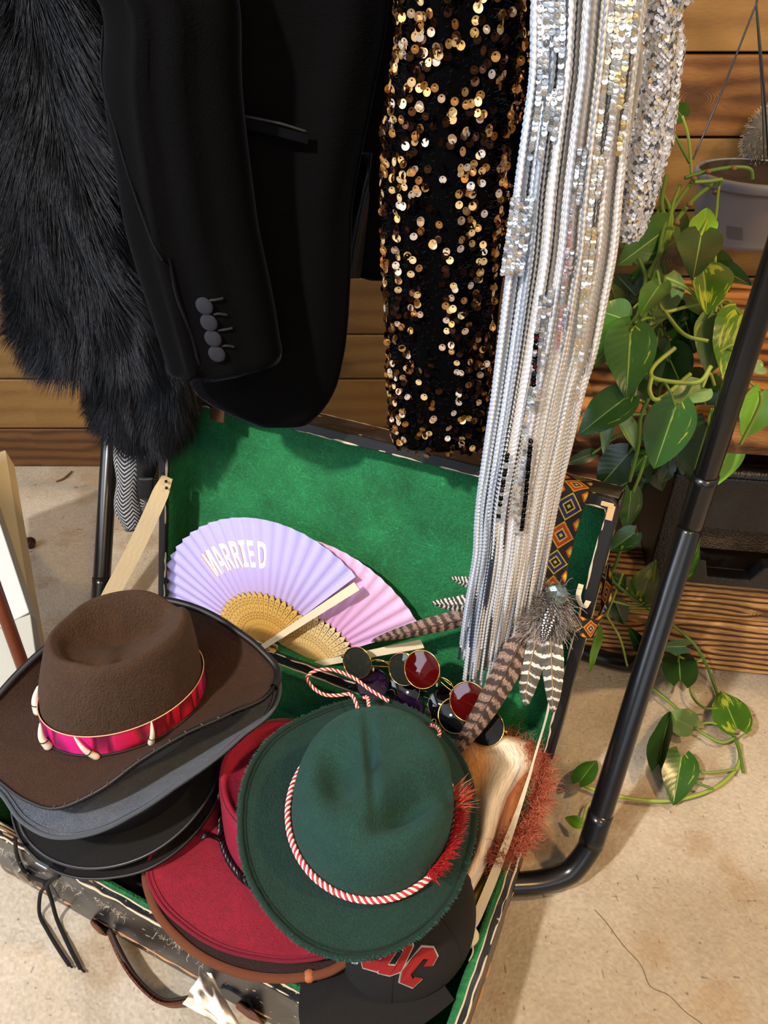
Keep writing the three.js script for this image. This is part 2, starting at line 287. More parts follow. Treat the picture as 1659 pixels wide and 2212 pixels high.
{
  const s = thing('speaker_cabinet', 'black textured cabinet with a recessed rough panel and hand hole under the bench', 'cabinet', V(0.44, 0.246, -0.925), -8 * Math.PI / 180);
  const tb = dataTex(256, 256, (u, v) => { const g = vnoise(u * 90, v * 90, 301, 90, 90); return [g, g, g]; }, false);
  const bm = new THREE.MeshStandardMaterial({ color: 0x121315, roughness: 0.35, bumpMap: rep(tb, 8, 8), bumpScale: 0.0006 });
  const shp = new THREE.Shape([[0, 0], [0.62, 0], [0.62, 0.205], [0, 0.205]].map((p) => new THREE.Vector2(...p)));
  shp.holes.push(new THREE.Path([[0.045, 0.052], [0.03, 0.075], [0.045, 0.115], [0.30, 0.115], [0.30, 0.04], [0.175, 0.04], [0.16, 0.012], [0.09, 0.012], [0.08, 0.045]].map((p) => new THREE.Vector2(...p))));
  part('front_panel', flatUV(new THREE.ExtrudeGeometry(shp, { depth: 0.02, bevelEnabled: true, bevelSize: 0.003, bevelThickness: 0.003, bevelSegments: 2 }).translate(0, 0, -0.005), (x, y) => [x, y]), bm, s);
  part('casing', flatUV(mergeGeometries([box(0.62, 0.012, 0.34, 0.31, 0.199, -0.18), box(0.012, 0.2, 0.34, 0.006, 0.1, -0.18), box(0.012, 0.2, 0.34, 0.614, 0.1, -0.18), box(0.62, 0.012, 0.34, 0.31, 0.006, -0.18)]), (x, y, z) => [x, z + y]), bm, s);
  part('top_roll', flatUV(tube([V(0.0, 0.205, 0.0), V(0.31, 0.205, 0.0), V(0.62, 0.205, 0.0)], 0.016, { seg: 20, sides: 16 }), (x, y, z) => [x, y + z]), bm, s);
  part('recessed_panel', flatUV(box(0.28, 0.075, 0.01, 0.165, 0.082, -0.022), (x, y) => [x, y]), new THREE.MeshStandardMaterial({ color: 0x3a2d1e, roughness: 0.45, bumpMap: rep(tb, 6, 6), bumpScale: 0.002 }), s);
  part('side_insert', box(0.05, 0.085, 0.012, 0.275, 0.075, -0.014, 0.004), plain(0x101c3c, 0.3), s, 'dark blue glossy insert');
}

// ---------------------------------------------------------------- things at the left edge
{
  const w = thing('painted_stand', 'white painted wooden stand leg on a pale block foot at the left edge', 'stand', onY(45, 1400, 0));
  const white = plain(0xc6cdc9, 0.55), side = plain(0xe6dab4, 0.7), foot = plain(0xb2b2a8, 0.75);
  // a board whose right front edge runs from p0 to p1 and on, w wide to the left and th thick to the back
  const board = (name, p0, p1, len, w, th, m) => { const u = p1.clone().sub(p0).normalize(), l = V(-1, 0, 0.12).addScaledVector(u, u.x).normalize(), n = l.clone().cross(u).normalize(); if (n.z < 0) n.negate(); wpart(name, box(w, len, th, 0, 0, 0, 0.002).applyMatrix4(basis(l.clone().negate(), u, n, p0.clone().addScaledVector(u, len / 2).addScaledVector(l, w / 2).addScaledVector(n, -th / 2))), m, w_); };
  const w_ = w;
  board('post', at(64, 1322, 1.215), at(-2, 1122, 1.30), 0.42, 0.13, 0.045, white);
  board('side_board', at(82, 1402, 1.25), at(34, 1108, 1.40), 0.46, 0.03, 0.05, side);
  board('foot_block', at(86, 1470, 1.17), at(66, 1326, 1.215), 0.115, 0.16, 0.03, foot);
}
{
  const a = at(46, 1428, 1.10), b = at(-46, 1170, 1.03);
  const r = thing('copper_rod', 'slim copper-brown rod leaning beside the white stand', 'rod', onY(60, 1470, 0));
  wpart('shaft', tube([b, a.clone().lerp(b, 0.5), a, a.clone().addScaledVector(a.clone().sub(b).normalize(), 0.06)], 0.0095, { seg: 16, sides: 14 }), new THREE.MeshPhysicalMaterial({ color: 0x63311b, roughness: 0.35, clearcoat: 0.3 }), r);
}
{
  const p = onY(65, 1172, 0.012);
  const k = thing('door_stop', 'small round dark brown door stop on the floor near the white stand', 'door stop', p.clone().setY(0));
  part('knob', new THREE.LatheGeometry([[0.0001, 0.024], [0.008, 0.0225], [0.0125, 0.017], [0.013, 0.011], [0.010, 0.003], [0.009, 0.0]].map(([x, y]) => new THREE.Vector2(x, y)), 20), plain(0x3b1710, 0.15), k);
}
{
  const t = thing('twig', 'thin dry twig lying on the floor by the plank wall', 'twig', onY(138, 1035, 0));
  wpart('stem', tube([onY(122, 1040, 0.004), onY(140, 1032, 0.005), onY(156, 1018, 0.004)], (s) => 0.003 * (1 - 0.7 * Math.abs(s - 0.5)), { seg: 10, sides: 6 }), plain(0x5a4630, 0.9), t);
}

// ---------------------------------------------------------------- suitcase
const YAW = 25 * Math.PI / 180, SX = V(Math.cos(YAW), 0, Math.sin(YAW)), SZ = V(-Math.sin(YAW), 0, Math.cos(YAW));
const SW = 0.71, SD = 0.425, SH = 0.13, LB = 17 * Math.PI / 180, LDEP = 0.062;
const HR = V(0.244, SH, -0.636), HL = HR.clone().addScaledVector(SX, -SW);
const LU = V(0, Math.cos(LB), 0).addScaledVector(SZ, -Math.sin(LB)), LN = V(0, Math.sin(LB), 0).addScaledVector(SZ, Math.cos(LB));   // lid: up along it, out of it
const onLid = (px, py, off) => onPlane(px, py, HL.clone().addScaledVector(LN, off), LN);
const FRONT0 = HL.clone().addScaledVector(SZ, SD);
const onFF = (px, py, off) => { const p = onFront(px, py, off); return p.y < 0.006 ? onY(px, py, 0.006) : p; };
const onFront = (px, py, off) => onPlane(px, py, FRONT0.clone().addScaledVector(SZ, off), SZ);
const blackCase = (() => {
  const map = dataTex(512, 512, (u, v) => { const n = fbm(u * 9, v * 9, 401, 4, 9, 9), s = vnoise(u * 160, v * 12, 411, 160, 12), f = fbm(u * 40, v * 40, 415, 3, 40, 40); let c = mix3(rgb(24, 24, 27), rgb(58, 60, 66), smooth(0.45, 0.8, n)); c = mix3(c, rgb(120, 100, 80), 0.6 * smooth(0.9, 0.97, s) * smooth(0.5, 0.7, n)); return mix3(c, rgb(190, 172, 140), smooth(0.76, 0.82, f)); });
  return new THREE.MeshPhysicalMaterial({ map: rep(map, 3, 3), roughness: 0.34, clearcoat: 0.3, clearcoatRoughness: 0.3, bumpMap: rep(feltBump, 8, 8), bumpScale: 0.0003, side: THREE.DoubleSide });
})();
const greenFelt = felt(0x2b9c5a, { map: fiberTex, s: 2.6, bump: 0.0018, sheen: 0.3, sheenColor: 0x4fc080 });
const cream = plain(0xd8c6a2, 0.9), creamTorn = new THREE.MeshStandardMaterial({ color: 0xded0b4, roughness: 0.95, side: THREE.DoubleSide, map: rep(feltTex, 9, 9) });
function rr(w, d, r, ccw = true) {
  const p = []; const k = 6;
  for (const [cx, cy, a0] of [[w - r, r, -90], [w - r, d - r, 0], [r, d - r, 90], [r, r, 180]]) for (let i = 0; i <= k; i++) { const a = (a0 + 90 * i / k) * Math.PI / 180; p.push(new THREE.Vector2(cx + r * Math.cos(a), cy + r * Math.sin(a))); }
  return ccw ? p : p.reverse();
}
const inset = (w, d, r, t) => rr(w - 2 * t, d - 2 * t, Math.max(r - t, 0.004)).map((p) => p.add(new THREE.Vector2(t, t)));
// ring of walls: plan in x and y, height along +z
function walls(w, d, r, t0, t1, h) { const s = new THREE.Shape(inset(w, d, r, t0)); s.holes.push(new THREE.Path(inset(w, d, r, t1).reverse())); return new THREE.ExtrudeGeometry(s, { depth: h, bevelEnabled: true, bevelSize: 0.0012, bevelThickness: 0.0012, bevelSegments: 1 }); }
function plate(w, d, r, t0, h) { return new THREE.ExtrudeGeometry(new THREE.Shape(inset(w, d, r, t0)), { depth: h, bevelEnabled: false }); }
const metreUV = (g) => flatUV(g, (x, y, z) => [x + 0.37 * z, y + z]);
const suitcase = thing('suitcase', 'battered open black suitcase lined with bright green felt on the floor', 'suitcase', HL.clone().setY(0), -YAW);
// base: local x along the hinge, local z to the front
const toBase = new THREE.Matrix4().makeRotationX(Math.PI / 2).premultiply(new THREE.Matrix4().makeTranslation(0, SH, 0));   // plan (x, y) -> (x, z), height downwards
const base = part('base_shell', metreUV(mergeGeometries([walls(SW, SD, 0.03, 0, 0.007, SH - 0.004), plate(SW, SD, 0.03, 0, 0.005).translate(0, 0, SH - 0.006)])).applyMatrix4(toBase), blackCase, suitcase);
const lidM = (() => { const o = new THREE.Matrix4(); o.makeBasis(V(1, 0, 0), V(0, Math.cos(LB), -Math.sin(LB)), V(0, Math.sin(LB), Math.cos(LB))); o.setPosition(0, SH, 0); return o; })();
const LH = SD - 0.012;
const lid = part('lid_shell', metreUV(mergeGeometries([walls(SW, LH, 0.014, 0, 0.007, LDEP).translate(0, 0, -LDEP), plate(SW, LH, 0.014, 0, 0.006).translate(0, 0, -LDEP - 0.004)])).applyMatrix4(lidM), blackCase, suitcase);
function roll(w, d, r, t, rad, z, rag = 0, seed = 1) {
  const p = inset(w, d, r, t), rg = rngOf(seed), pts = [];
  for (let i = 0; i < p.length; i++) { const a = p[i], b = p[(i + 1) % p.length], n = Math.max(1, Math.round(a.distanceTo(b) / 0.012)); for (let k = 0; k < n; k++) pts.push(V(lerp(a.x, b.x, k / n) + (rg() - 0.5) * rag, lerp(a.y, b.y, k / n) + (rg() - 0.5) * rag, z + (rg() - 0.5) * rag)); }
  return tube(pts, (s) => rad * (rag ? 0.35 + 1.3 * vnoise(s * 90, 0.5, seed) : 1 + 0.25 * (vnoise(s * 120, 0.5, seed) - 0.5)), { seg: pts.length * 2, sides: 7, closed: true });
}
part('felt_lining', mergeGeometries([metreUV(walls(SW, SD, 0.03, 0.0085, 0.0125, SH - 0.012)), metreUV(plate(SW, SD, 0.03, 0.0085, 0.003).translate(0, 0, SH - 0.012))]).applyMatrix4(toBase), greenFelt, base, 'green felt lining of the base');
part('felt_edge', flatUV(roll(SW, SD, 0.03, 0.0135, 0.0055, 0.004), (x, y, z) => [x + z, y]).applyMatrix4(toBase), greenFelt, base);
part('felt_lining', mergeGeometries([metreUV(walls(SW, LH, 0.014, 0.0085, 0.0115, LDEP - 0.006).translate(0, 0, -LDEP)), metreUV(plate(SW, LH, 0.014, 0.0085, 0.004).translate(0, 0, -LDEP + 0.004))]).applyMatrix4(lidM), greenFelt, lid, 'bright green felt lining of the lid');
part('worn_edge', roll(SW, LH, 0.014, 0.0005, 0.0016, 0.0012, 0.002, 5).applyMatrix4(lidM), creamTorn, lid, 'cream worn paper edge of the lid');
part('rim_band', metreUV(walls(SW, LH, 0.014, -0.001, 0.0118, 0.004).translate(0, 0, 0.0)).applyMatrix4(lidM), plain(0x16171a, 0.45), lid, 'black leatherette rim of the lid');
part('worn_edge', roll(SW, LH, 0.014, 0.0116, 0.0013, 0.004, 0.0018, 6).applyMatrix4(lidM), creamTorn, lid, 'grey worn inner edge of the lid rim');
part('worn_edge', roll(SW, LH, 0.014, 0.0, 0.0012, -LDEP - 0.002, 0.0018, 9).applyMatrix4(lidM), creamTorn, lid);
part('worn_edge', roll(SW, SD, 0.03, 0.0005, 0.0014, -0.001, 0.0022, 7).applyMatrix4(toBase), creamTorn, base, 'frayed cream upper edge of the base');
part('worn_edge', roll(SW, SD, 0.03, 0.0085, 0.0012, -0.001, 0.0015, 8).applyMatrix4(toBase), creamTorn, base);
part('worn_edge', roll(SW, SD, 0.03, -0.0003, 0.0018, SH - 0.022, 0.003, 10).applyMatrix4(toBase), plain(0xb98a63, 0.9), base, 'tan scuffed lower edge of the base');
part('corner_patch', mergeGeometries([box(0.05, 0.003, 0.05, SW - 0.026, LH + 0.001, -0.034), box(0.003, 0.05, 0.05, SW + 0.001, LH - 0.026, -0.034)]).applyMatrix4(lidM), plain(0x3a342a, 0.55), lid, 'scuffed brown-black corner of the lid');
part('exposed_board', mergeGeometries([box(0.009, 0.02, 0.002, SW - 0.006, LH - 0.016, 0.005), box(0.016, 0.006, 0.002, SW - 0.012, LH - 0.006, 0.0055)]).applyMatrix4(lidM), plain(0xc9a878, 0.9), lid, 'bare cardboard showing at the lid corner');
{ // torn cardboard ply behind the front edge, loose threads, torn cloth
  const rg = rngOf(41);
  for (let k = 0; k < 3; k++) wpart('cardboard_ply', sheet(30, 2, (u, v) => { const a = onFront(lerp(20, 215, u), lerp(1822, 1935, u), -0.004 - 0.004 * k); a.y = SH + 0.004 + 0.003 * Math.sin(u * 9 + k) + v * 0.005; return a; }, { th: 0.002 }), plain([0xa98257, 0x8f6b45, 0xc9ab80][k], 0.9), base);
  const mats = [], q = new THREE.Quaternion();
  const strand = tube([V(0, 0, 0), V(0.1, 0.35, 0.1), V(-0.1, 0.7, 0.3), V(0.15, 1, 0.2)], (s) => 0.03 * (1 - 0.5 * s), { seg: 7, sides: 4 });
  for (let i = 0; i < 300; i++) {
    const u = Math.pow(rg(), 0.8), clump = [0.03, 0.22, 0.36, 0.55, 0.62][Math.floor(rg() * 5)], s = i < 300 ? clamp(clump + (rg() - 0.5) * 0.10) : u;
    const p = onFront(lerp(0, 660, s), lerp(1828, 2186, s), 0.001 + rg() * 0.002).add(V(0, -rg() * 0.012, 0));
    q.setFromEuler(new THREE.Euler((rg() - 0.2) * 2.4, rg() * 6, (rg() - 0.5) * 3)); const L = 0.003 + 0.010 * rg() * rg();
    mats.push(new THREE.Matrix4().compose(p, q, V(L * 0.7, L, L * 0.7)).premultiply(base.matrixWorld.clone().copy(suitcase.matrixWorld).invert()));
  }
  copies('frayed_threads', strand, plain(0xe8e0cc, 0.9), base, mats);
}
const leather = new THREE.MeshStandardMaterial({ color: 0xa8592c, roughness: 0.55, map: rep(feltTex, 20, 20), bumpMap: rep(feltBump, 20, 20), bumpScale: 0.001, side: THREE.DoubleSide });
const darkLeather = plain(0x2d1a10, 0.6), gunmetal = plain(0x55585c, 0.3, 0.9);
{
  const O = suitcase;
  const latch = wpart('latch', new THREE.CylinderGeometry(0.017, 0.019, 0.007, 26).rotateX(Math.PI / 2).rotateY(-YAW).translate(...onFront(55, 1892, 0.004).toArray()), plain(0x9c9484, 0.35, 0.8), O, 'round worn metal latch');
  wpart('latch_button', new THREE.CylinderGeometry(0.010, 0.010, 0.006, 20).rotateX(Math.PI / 2).rotateY(-YAW).translate(...onFront(55, 1892, 0.009).toArray()), plain(0x6f675a, 0.4, 0.8), latch);
  wpart('backplate', box(0.075, 0.055, 0.002).rotateY(-YAW).translate(...onFront(75, 1895, 0.001).toArray()), plain(0x3a3c40, 0.45, 0.5), O);
  for (const [x, y] of [[238, 2022], [512, 2152]]) {
    wpart('handle_plate', (() => { const s = new THREE.Shape(); s.absarc(0, 0, 0.022, 0, Math.PI, false); s.lineTo(-0.022, -0.02); s.lineTo(0.022, -0.02); return new THREE.ExtrudeGeometry(s, { depth: 0.003, bevelSize: 0.001, bevelThickness: 0.001, bevelSegments: 1 }); })().rotateY(-YAW).translate(...onFront(x, y, 0.001).toArray()), plain(0x33363a, 0.35, 0.6), O);
  }
  const H = [[278, 2082, 0.004], [285, 2100, 0.022], [310, 2135, 0.035], [350, 2160, 0.042], [395, 2162, 0.036], [432, 2148, 0.02], [446, 2138, 0.006]].map(([x, y, o]) => onFront(x, y, o)).map((p, i) => (p.y = Math.max(p.y, 0.022), p));
  const hs = H.map(() => V(0, 1, 0.25));
  const h = wpart('handle', strap(H, hs, (v) => 0.022 + 0.014 * Math.sin(v * Math.PI), 0.005, { seg: 40, sv: 1 }), leather, O, 'worn brown leather handle hanging outwards');
  wpart('handle_edge', tube(H.map((p) => p.clone().add(V(0, 0.0125 + 0.0, 0.003))), 0.0028, { seg: 40, sides: 8 }), darkLeather, h, 'dark worn upper edge of the handle');
  for (const [x, y, w] of [[215, 2010, 0.034], [540, 2192, 0.05]]) wpart('handle_stub', sheet(10, 8, (u, v) => { const p = onFront(x, y, 0.004 + 0.008 * Math.sin(u * 3.1) * (0.4 + v)); return p.addScaledVector(SX, (u - 0.5) * w * (1 - 0.3 * v)).add(V(0, (v - 0.5) * 0.032 + 0.004 * Math.sin(u * 11), 0)); }, { th: 0.003 }), leather, O, 'torn leather stub of the old handle');
  wpart('torn_cloth', sheet(24, 30, (u, v) => { const w = lerp(0.014, 0.085, v), n = fbm(u * 2.4, v * 3, 61, 2) - 0.5; const p = onFF(lerp(447, 462, v), lerp(2106, 2214, v), 0.010 + 0.05 * v + 0.03 * n * (0.3 + v)); p.y += 0.014; return p.addScaledVector(SX, (u - 0.45) * w + 0.012 * n).add(V(0, 0.012 * (vnoise(u * 6, v * 2, 63) - 0.5), 0)); }, { th: 0.001 }), new THREE.MeshStandardMaterial({ color: 0xfaf6ec, roughness: 0.9, side: THREE.DoubleSide }), O, 'torn white cloth lining hanging at the handle');
  wpart('torn_cloth', sheet(18, 10, (u, v) => { const n = fbm(u * 4, v * 3, 65, 3) - 0.5; const p = onFront(lerp(-40, 52, u), lerp(1932, 1978, u), 0.010 + 0.02 * n + 0.01 * Math.sin(v * 3)); return p.add(V(0, (0.5 - v) * 0.022, 0)); }, { th: 0.002 }), plain(0xe0d8c4, 0.9), O);
  // lid stay strap at the left, held by rivets
  const S = [at(362, 1030, 1.20), at(330, 1105, 1.195), at(282, 1205, 1.185), at(236, 1292, 1.17), at(190, 1390, 1.16), at(165, 1450, 1.16)], n = V(0.3, 0.5, 0.8).normalize();
  const d = S[0].clone().sub(S[5]).normalize(), side = d.clone().cross(n).normalize();
  const st = wpart('lid_stay', strap(S, S.map(() => side), (v) => 0.026 - 0.008 * smooth(0.10, 0, v) , 0.002, { seg: 40 }), new THREE.MeshStandardMaterial({ color: 0xd9c49b, roughness: 0.75, map: rep(feltTex, 3, 14), side: THREE.DoubleSide }), O, 'cream cloth stay strap with dark rivets');
  for (const [x, y] of [[352, 1024], [359, 1040], [360, 1054]]) wpart('rivet', new THREE.SphereGeometry(0.0026, 10, 8).translate(...at(x, y, 1.192).toArray()), plain(0x2b2018, 0.4, 0.6), st);
  // brown stub of the lid catch, seen under the jacket
  wpart('lid_catch', box(0.026, 0.02, 0.004, 0, 0, 0, 0.004).applyMatrix4(basis(SX, LU, LN, onLid(470, 897, 0.006))), plain(0x4a2a14, 0.5), O, 'small brown leather tab at the lid rim');
}
// dark folded cloth that fills the case under the hats
{
  const t = thing('navy_cloth', 'dark navy folded cloth lying in the case under the hats', 'cloth', HL.clone().addScaledVector(SX, 0.3).addScaledVector(SZ, 0.22).setY(0.012));
  wpart('fold', sheet(40, 30, (u, v) => HL.clone().addScaledVector(SX, 0.03 + 0.55 * u).addScaledVector(SZ, 0.10 + 0.295 * v).setY(0.05 + 0.045 * fbm(u * 5, v * 5, 71, 3) - 0.03 * smooth(0.85, 1, v)), { th: 0.03 }), felt(0x141a30, { s: 8 }), t);
}

// ---------------------------------------------------------------- garments on the rack
// rows: [photo y, left x, right x] on the upright plane at z; made into a hanging closed form th thick
function hang(rows, z, th, { extra = [], folds = () => 0, nu = 56, nv = 60, belly = 1, zTop } = {}) {
  const R = rows.map(([py, a, b]) => { const p = onZ(a, py, z), q = onZ(b, py, z); return [p.y, p.x, q.x]; }).concat(extra).sort((m, n) => n[0] - m[0]);
  const y0 = R[0][0], y1 = R[R.length - 1][0];
  const sampleRow = (y) => { let i = 0; while (i < R.length - 2 && R[i + 1][0] > y) i++; const g = (k, c) => R[clamp(k, 0, R.length - 1)][c], t = clamp((R[i][0] - y) / Math.max(1e-6, R[i][0] - R[i + 1][0])), h = (c) => { const a = g(i - 1, c), b = g(i, c), d = g(i + 1, c), e = g(i + 2, c), m0 = (d - a) / 2, m1 = (e - b) / 2; const lin = lerp(b, d, t), cub = (2 * t ** 3 - 3 * t * t + 1) * b + (t ** 3 - 2 * t * t + t) * m0 + (-2 * t ** 3 + 3 * t * t) * d + (t ** 3 - t * t) * m1; return lerp(lin, cub, 0.6); }; return [h(1), h(2)]; };
  const P = (u, v) => {
    const y = lerp(y0, y1, v), [a, b] = sampleRow(y), c = (a + b) / 2, w = (b - a) / 2, an = u * Math.PI * 2, cs = -Math.cos(an), sn = -Math.sin(an);
    const x = c + w * Math.sign(cs) * Math.pow(Math.abs(cs), 0.75), f = folds(u, y, cs);
    const tap = smooth(1, 0.985, v) * smooth(0, 0.01, v) * 0.9 + 0.1;
    return V(x, y, z - th / 2 - sn * -1 * 0 + (-sn) * -1 * 0 + (sn < 0 ? th / 2 * Math.pow(-sn, 0.8) * belly + f * -sn : -th / 2 * Math.pow(sn, 0.8)) * tap);
  };
  return { geo: (o = {}) => { const g = sheet(nu, nv, P, { wrapU: true, su: 2 * (R[0][2] - R[0][1]), sv: y0 - y1, ...o }); return g; }, P, y0, y1, row: sampleRow };
}
// a point and outward normal of the front of a hanging form
function frontOf(h, u, v) { const p = h.P(u, v), e = 0.004, a = h.P(u + e, v).sub(h.P(u - e, v)), b = h.P(u, Math.min(1, v + e)).sub(h.P(u, Math.max(0, v - e))); const n = a.cross(b).normalize(); if (n.z < 0 && u < 0.5) n.negate(); return [p, n]; }
function hangerFor(name, label, x0, z0, y = 1.36) {
  const b = barAt(x0), t = thing(name, label, 'hanger', V(x0, y, b.z));
  wpart('hook', tube([V(x0, y + 0.01, b.z), V(x0, 1.46, b.z), V(x0, 1.5, b.z + 0.024), V(x0, 1.522, b.z), V(x0, 1.5, b.z - 0.024)], 0.0022, { seg: 30, sides: 6 }), plain(0xb8b8b8, 0.25, 1), t);
  wpart('arms', tube([V(x0, y - 0.08, b.z + 0.2), V(x0, y, b.z + 0.02), V(x0, y, b.z - 0.02), V(x0, y - 0.08, b.z - 0.2)], 0.009, { seg: 24, sides: 8 }), plain(0x5b3d24, 0.5), t);
}
// --- black fur coat
const FURZ = -0.93;
const furMat = new THREE.MeshStandardMaterial({ color: 0x060607, roughness: 0.9 });
const hairMat = new THREE.MeshPhysicalMaterial({ color: 0x070708, roughness: 0.4, specularIntensity: 0.8, specularColor: new THREE.Color(0xdde4f4) });
const coat = thing('fur_coat', 'shaggy black faux fur coat hanging leftmost on the rack', 'coat', V(-0.45, 0.5, FURZ - 0.06));
const coatBody = hang([[0, -60, 190], [230, -60, 206], [400, -30, 235], [560, -2, 262], [640, 6, 300], [720, 18, 335], [750, 34, 345], [780, 60, 345], [806, 95, 335], [816, 130, 300]], FURZ, 0.10, { extra: [[1.36, -0.62, -0.40], [1.2, -0.68, -0.36]] });
const coatCuff = hang([[690, 180, 380], [760, 180, 405], [830, 182, 412], [870, 184, 412], [910, 200, 404], [940, 232, 388], [958, 262, 368], [966, 290, 345]], FURZ - 0.02, 0.085);
wpart('coat_body', coatBody.geo(), furMat, coat); wpart('sleeve', coatCuff.geo(), furMat, coat);
{
  const rg = rngOf(51), hair = sheet(3, 6, (u, v) => { const a = u * Math.PI * 2, r = 0.5 * (1 - v * 0.92); return V(Math.cos(a) * r, v, Math.sin(a) * r + 0); }, { wrapU: true });
  // bend of the hair: outwards at the root, falling towards the tip
  const bent = hair.clone(); { const p = bent.attributes.position; for (let i = 0; i < p.count; i++) { const v = p.getY(i); p.setXYZ(i, p.getX(i), v, p.getZ(i) + 0); } bent.computeVertexNormals(); }
  const inv = coat.matrixWorld.clone().invert();
  const comb = (h, n, y0, len) => { const M = [], C = []; for (let i = 0; i < n; i++) {
    const u = rg() < 0.85 ? 0.02 + 0.46 * rg() : rg(), v = lerp(y0, 0.995, Math.pow(rg(), 0.9)), [p, nn] = frontOf(h, u, v);
    if (p.y > 1.09) continue;
    const cl = fbm(p.x * 26, p.y * 11, 52, 3), cl2 = vnoise(p.x * 60, p.y * 22, 57);
    const dir = V((cl - 0.5) * 2.2 + (rg() - 0.5) * 0.3 + nn.x * 0.35, -1, 0.18 + 0.5 * (cl2 - 0.3) + (rg() - 0.5) * 0.25).addScaledVector(nn, 0.25 + 0.25 * rg()).normalize();
    const [x, y, z] = look(dir, nn), L = len * (0.6 + 0.7 * rg()), w = 0.0009 + 0.0006 * rg();
    M.push(basis(x.multiplyScalar(w), y.multiplyScalar(L), z.multiplyScalar(w), p.addScaledVector(nn, -0.002)).premultiply(inv));
    const g = (0.15 + 3.2 * Math.pow(cl2, 2.5) + 0.35 * rg()) * (rg() < 0.08 ? 2.5 : 1); C.push(new THREE.Color(g, g, g * 1.02));
  } return [M, C]; };
  const [a, ca] = comb(coatBody, 26000, 0.26, 0.042), [b, cb] = comb(coatCuff, 13000, 0.0, 0.034);
  copies('fur', bent, hairMat, coat, a.concat(b), ca.concat(cb));
}
hangerFor('coat_hanger', 'wooden hanger that carries the black fur coat', -0.5, FURZ);
// --- tweed cap below the fur
{
  const map = dataTex(256, 256, (u, v) => { const col = Math.floor(u * 8), x = u * 8 - col, y = v * 32, dir = col % 2 ? 1 : -1, s = ((y + dir * x * 4) % 2 + 2) % 2, g = (s < 1 ? 0.16 : 0.78) * (0.85 + 0.3 * vnoise(u * 200, v * 200, 81)); return [g, g, g * 1.02]; });
  const tweed = new THREE.MeshStandardMaterial({ map, roughness: 0.95, bumpMap: rep(feltBump, 4, 4), bumpScale: 0.001, side: THREE.DoubleSide });
  const c = thing('tweed_cap', 'grey herringbone tweed flat cap tucked below the fur sleeve', 'cap', at(272, 1080, 1.33));
  const z = -1.03, mk = (rows, dz, th) => hang(rows, z + dz, th, { nu: 36, nv: 30 });
  const g1 = mk([[930, 240, 320], [1000, 238, 312], [1050, 246, 300], [1090, 240, 300], [1115, 241, 306], [1140, 256, 304], [1156, 268, 292]], 0, 0.05).geo({ su: 1.6, sv: 1.6 });
  const g2 = mk([[1000, 285, 330], [1060, 284, 335], [1100, 279, 325], [1140, 277, 305], [1150, 280, 296]], -0.012, 0.05).geo({ su: 1.4, sv: 1.6 });
  wpart('crown', g1, tweed, c); wpart('peak', g2, tweed, c);
  wpart('lining', mk([[985, 292, 345], [1030, 294, 335], [1080, 296, 318]], 0.004, 0.012).geo(), plain(0x0b0b0d, 0.4), c, 'black lining of the cap');
  wpart('strap', mk([[1035, 298, 330], [1050, 297, 331], [1078, 300, 332]], 0.02, 0.008).geo(), plain(0x111114, 0.6), c, 'short black strap');
}
// --- black velvet jacket
const velvet = new THREE.MeshPhysicalMaterial({ color: 0x050506, roughness: 0.9, specularIntensity: 0.15, sheen: 1, sheenRoughness: 0.5, sheenColor: new THREE.Color(0x6a6a80), bumpMap: rep(feltBump, 9, 9), bumpScale: 0.0005, side: THREE.DoubleSide });
const jacket = thing('velvet_jacket', 'black velvet dinner jacket with a buttoned sleeve hanging beside the fur coat', 'jacket', V(-0.2, 0.5, -0.86));
const jBody = hang([[0, 330, 842], [250, 345, 800], [450, 360, 762], [600, 380, 757], [700, 392, 752], [770, 400, 745], [830, 404, 733], [850, 406, 727], [875, 424, 716], [900, 470, 700], [920, 520, 680], [935, 566, 660], [943, 600, 630]], -0.845, 0.05, { extra: [[1.36, -0.24, -0.16], [1.25, -0.30, -0.02]], folds: (u, y) => 0.006 * Math.sin(u * 40) * smooth(0.5, 0.9, y) });
wpart('front_panel', jBody.geo(), velvet, jacket);
const jBack = hang([[0, 620, 900], [300, 680, 890], [500, 720, 880], [570, 735, 872], [600, 752, 862], [612, 800, 850]], -0.955, 0.02, { extra: [[1.3, -0.2, 0.02]] });
wpart('back_panel', jBack.geo(), velvet, jacket);
wpart('lining', sheet(16, 30, (u, v) => { const p = onZ(lerp(735, lerp(805, 775, v), u), lerp(330, 600, v), -0.93 + 0.012 * Math.sin(u * 7 + v * 4)); return p; }, { th: 0.003 }), new THREE.MeshStandardMaterial({ color: 0x16171a, roughness: 0.4, side: THREE.DoubleSide }), jacket, 'dark grey satin lining');
wpart('pocket_flap', sheet(10, 4, (u, v) => { const p = onZ(lerp(512, 666, u), lerp(248, 288, u) + v * 22, -0.838); return p; }, { th: 0.003 }), velvet, jacket);
wpart('pocket_welt', tube([onZ(514, 249, -0.834), onZ(560, 257, -0.833), onZ(610, 268, -0.833), onZ(662, 284, -0.835)], 0.0016, { seg: 20 }), new THREE.MeshStandardMaterial({ color: 0x0e0e10, roughness: 0.5 }), jacket);
const jSleeve = hang([[0, 186, 500], [180, 200, 508], [260, 208, 514], [360, 226, 526], [450, 240, 538], [520, 254, 548], [620, 284, 570], [700, 310, 586], [770, 332, 597], [806, 344, 600], [826, 350, 520], [840, 356, 440]], -0.775, 0.075, { extra: [[1.3, -0.34, -0.17], [1.15, -0.36, -0.16]], folds: (u, y, cs) => 0.016 * Math.exp(-(((cs + 0.35 - (y - 0.6) * 0.3) / 0.10) ** 2)) + 0.012 * Math.exp(-(((cs - 0.1) / 0.16) ** 2)) * smooth(0.55, 0.9, y) });
const sleeveMesh = wpart('sleeve', jSleeve.geo(), velvet, jacket);
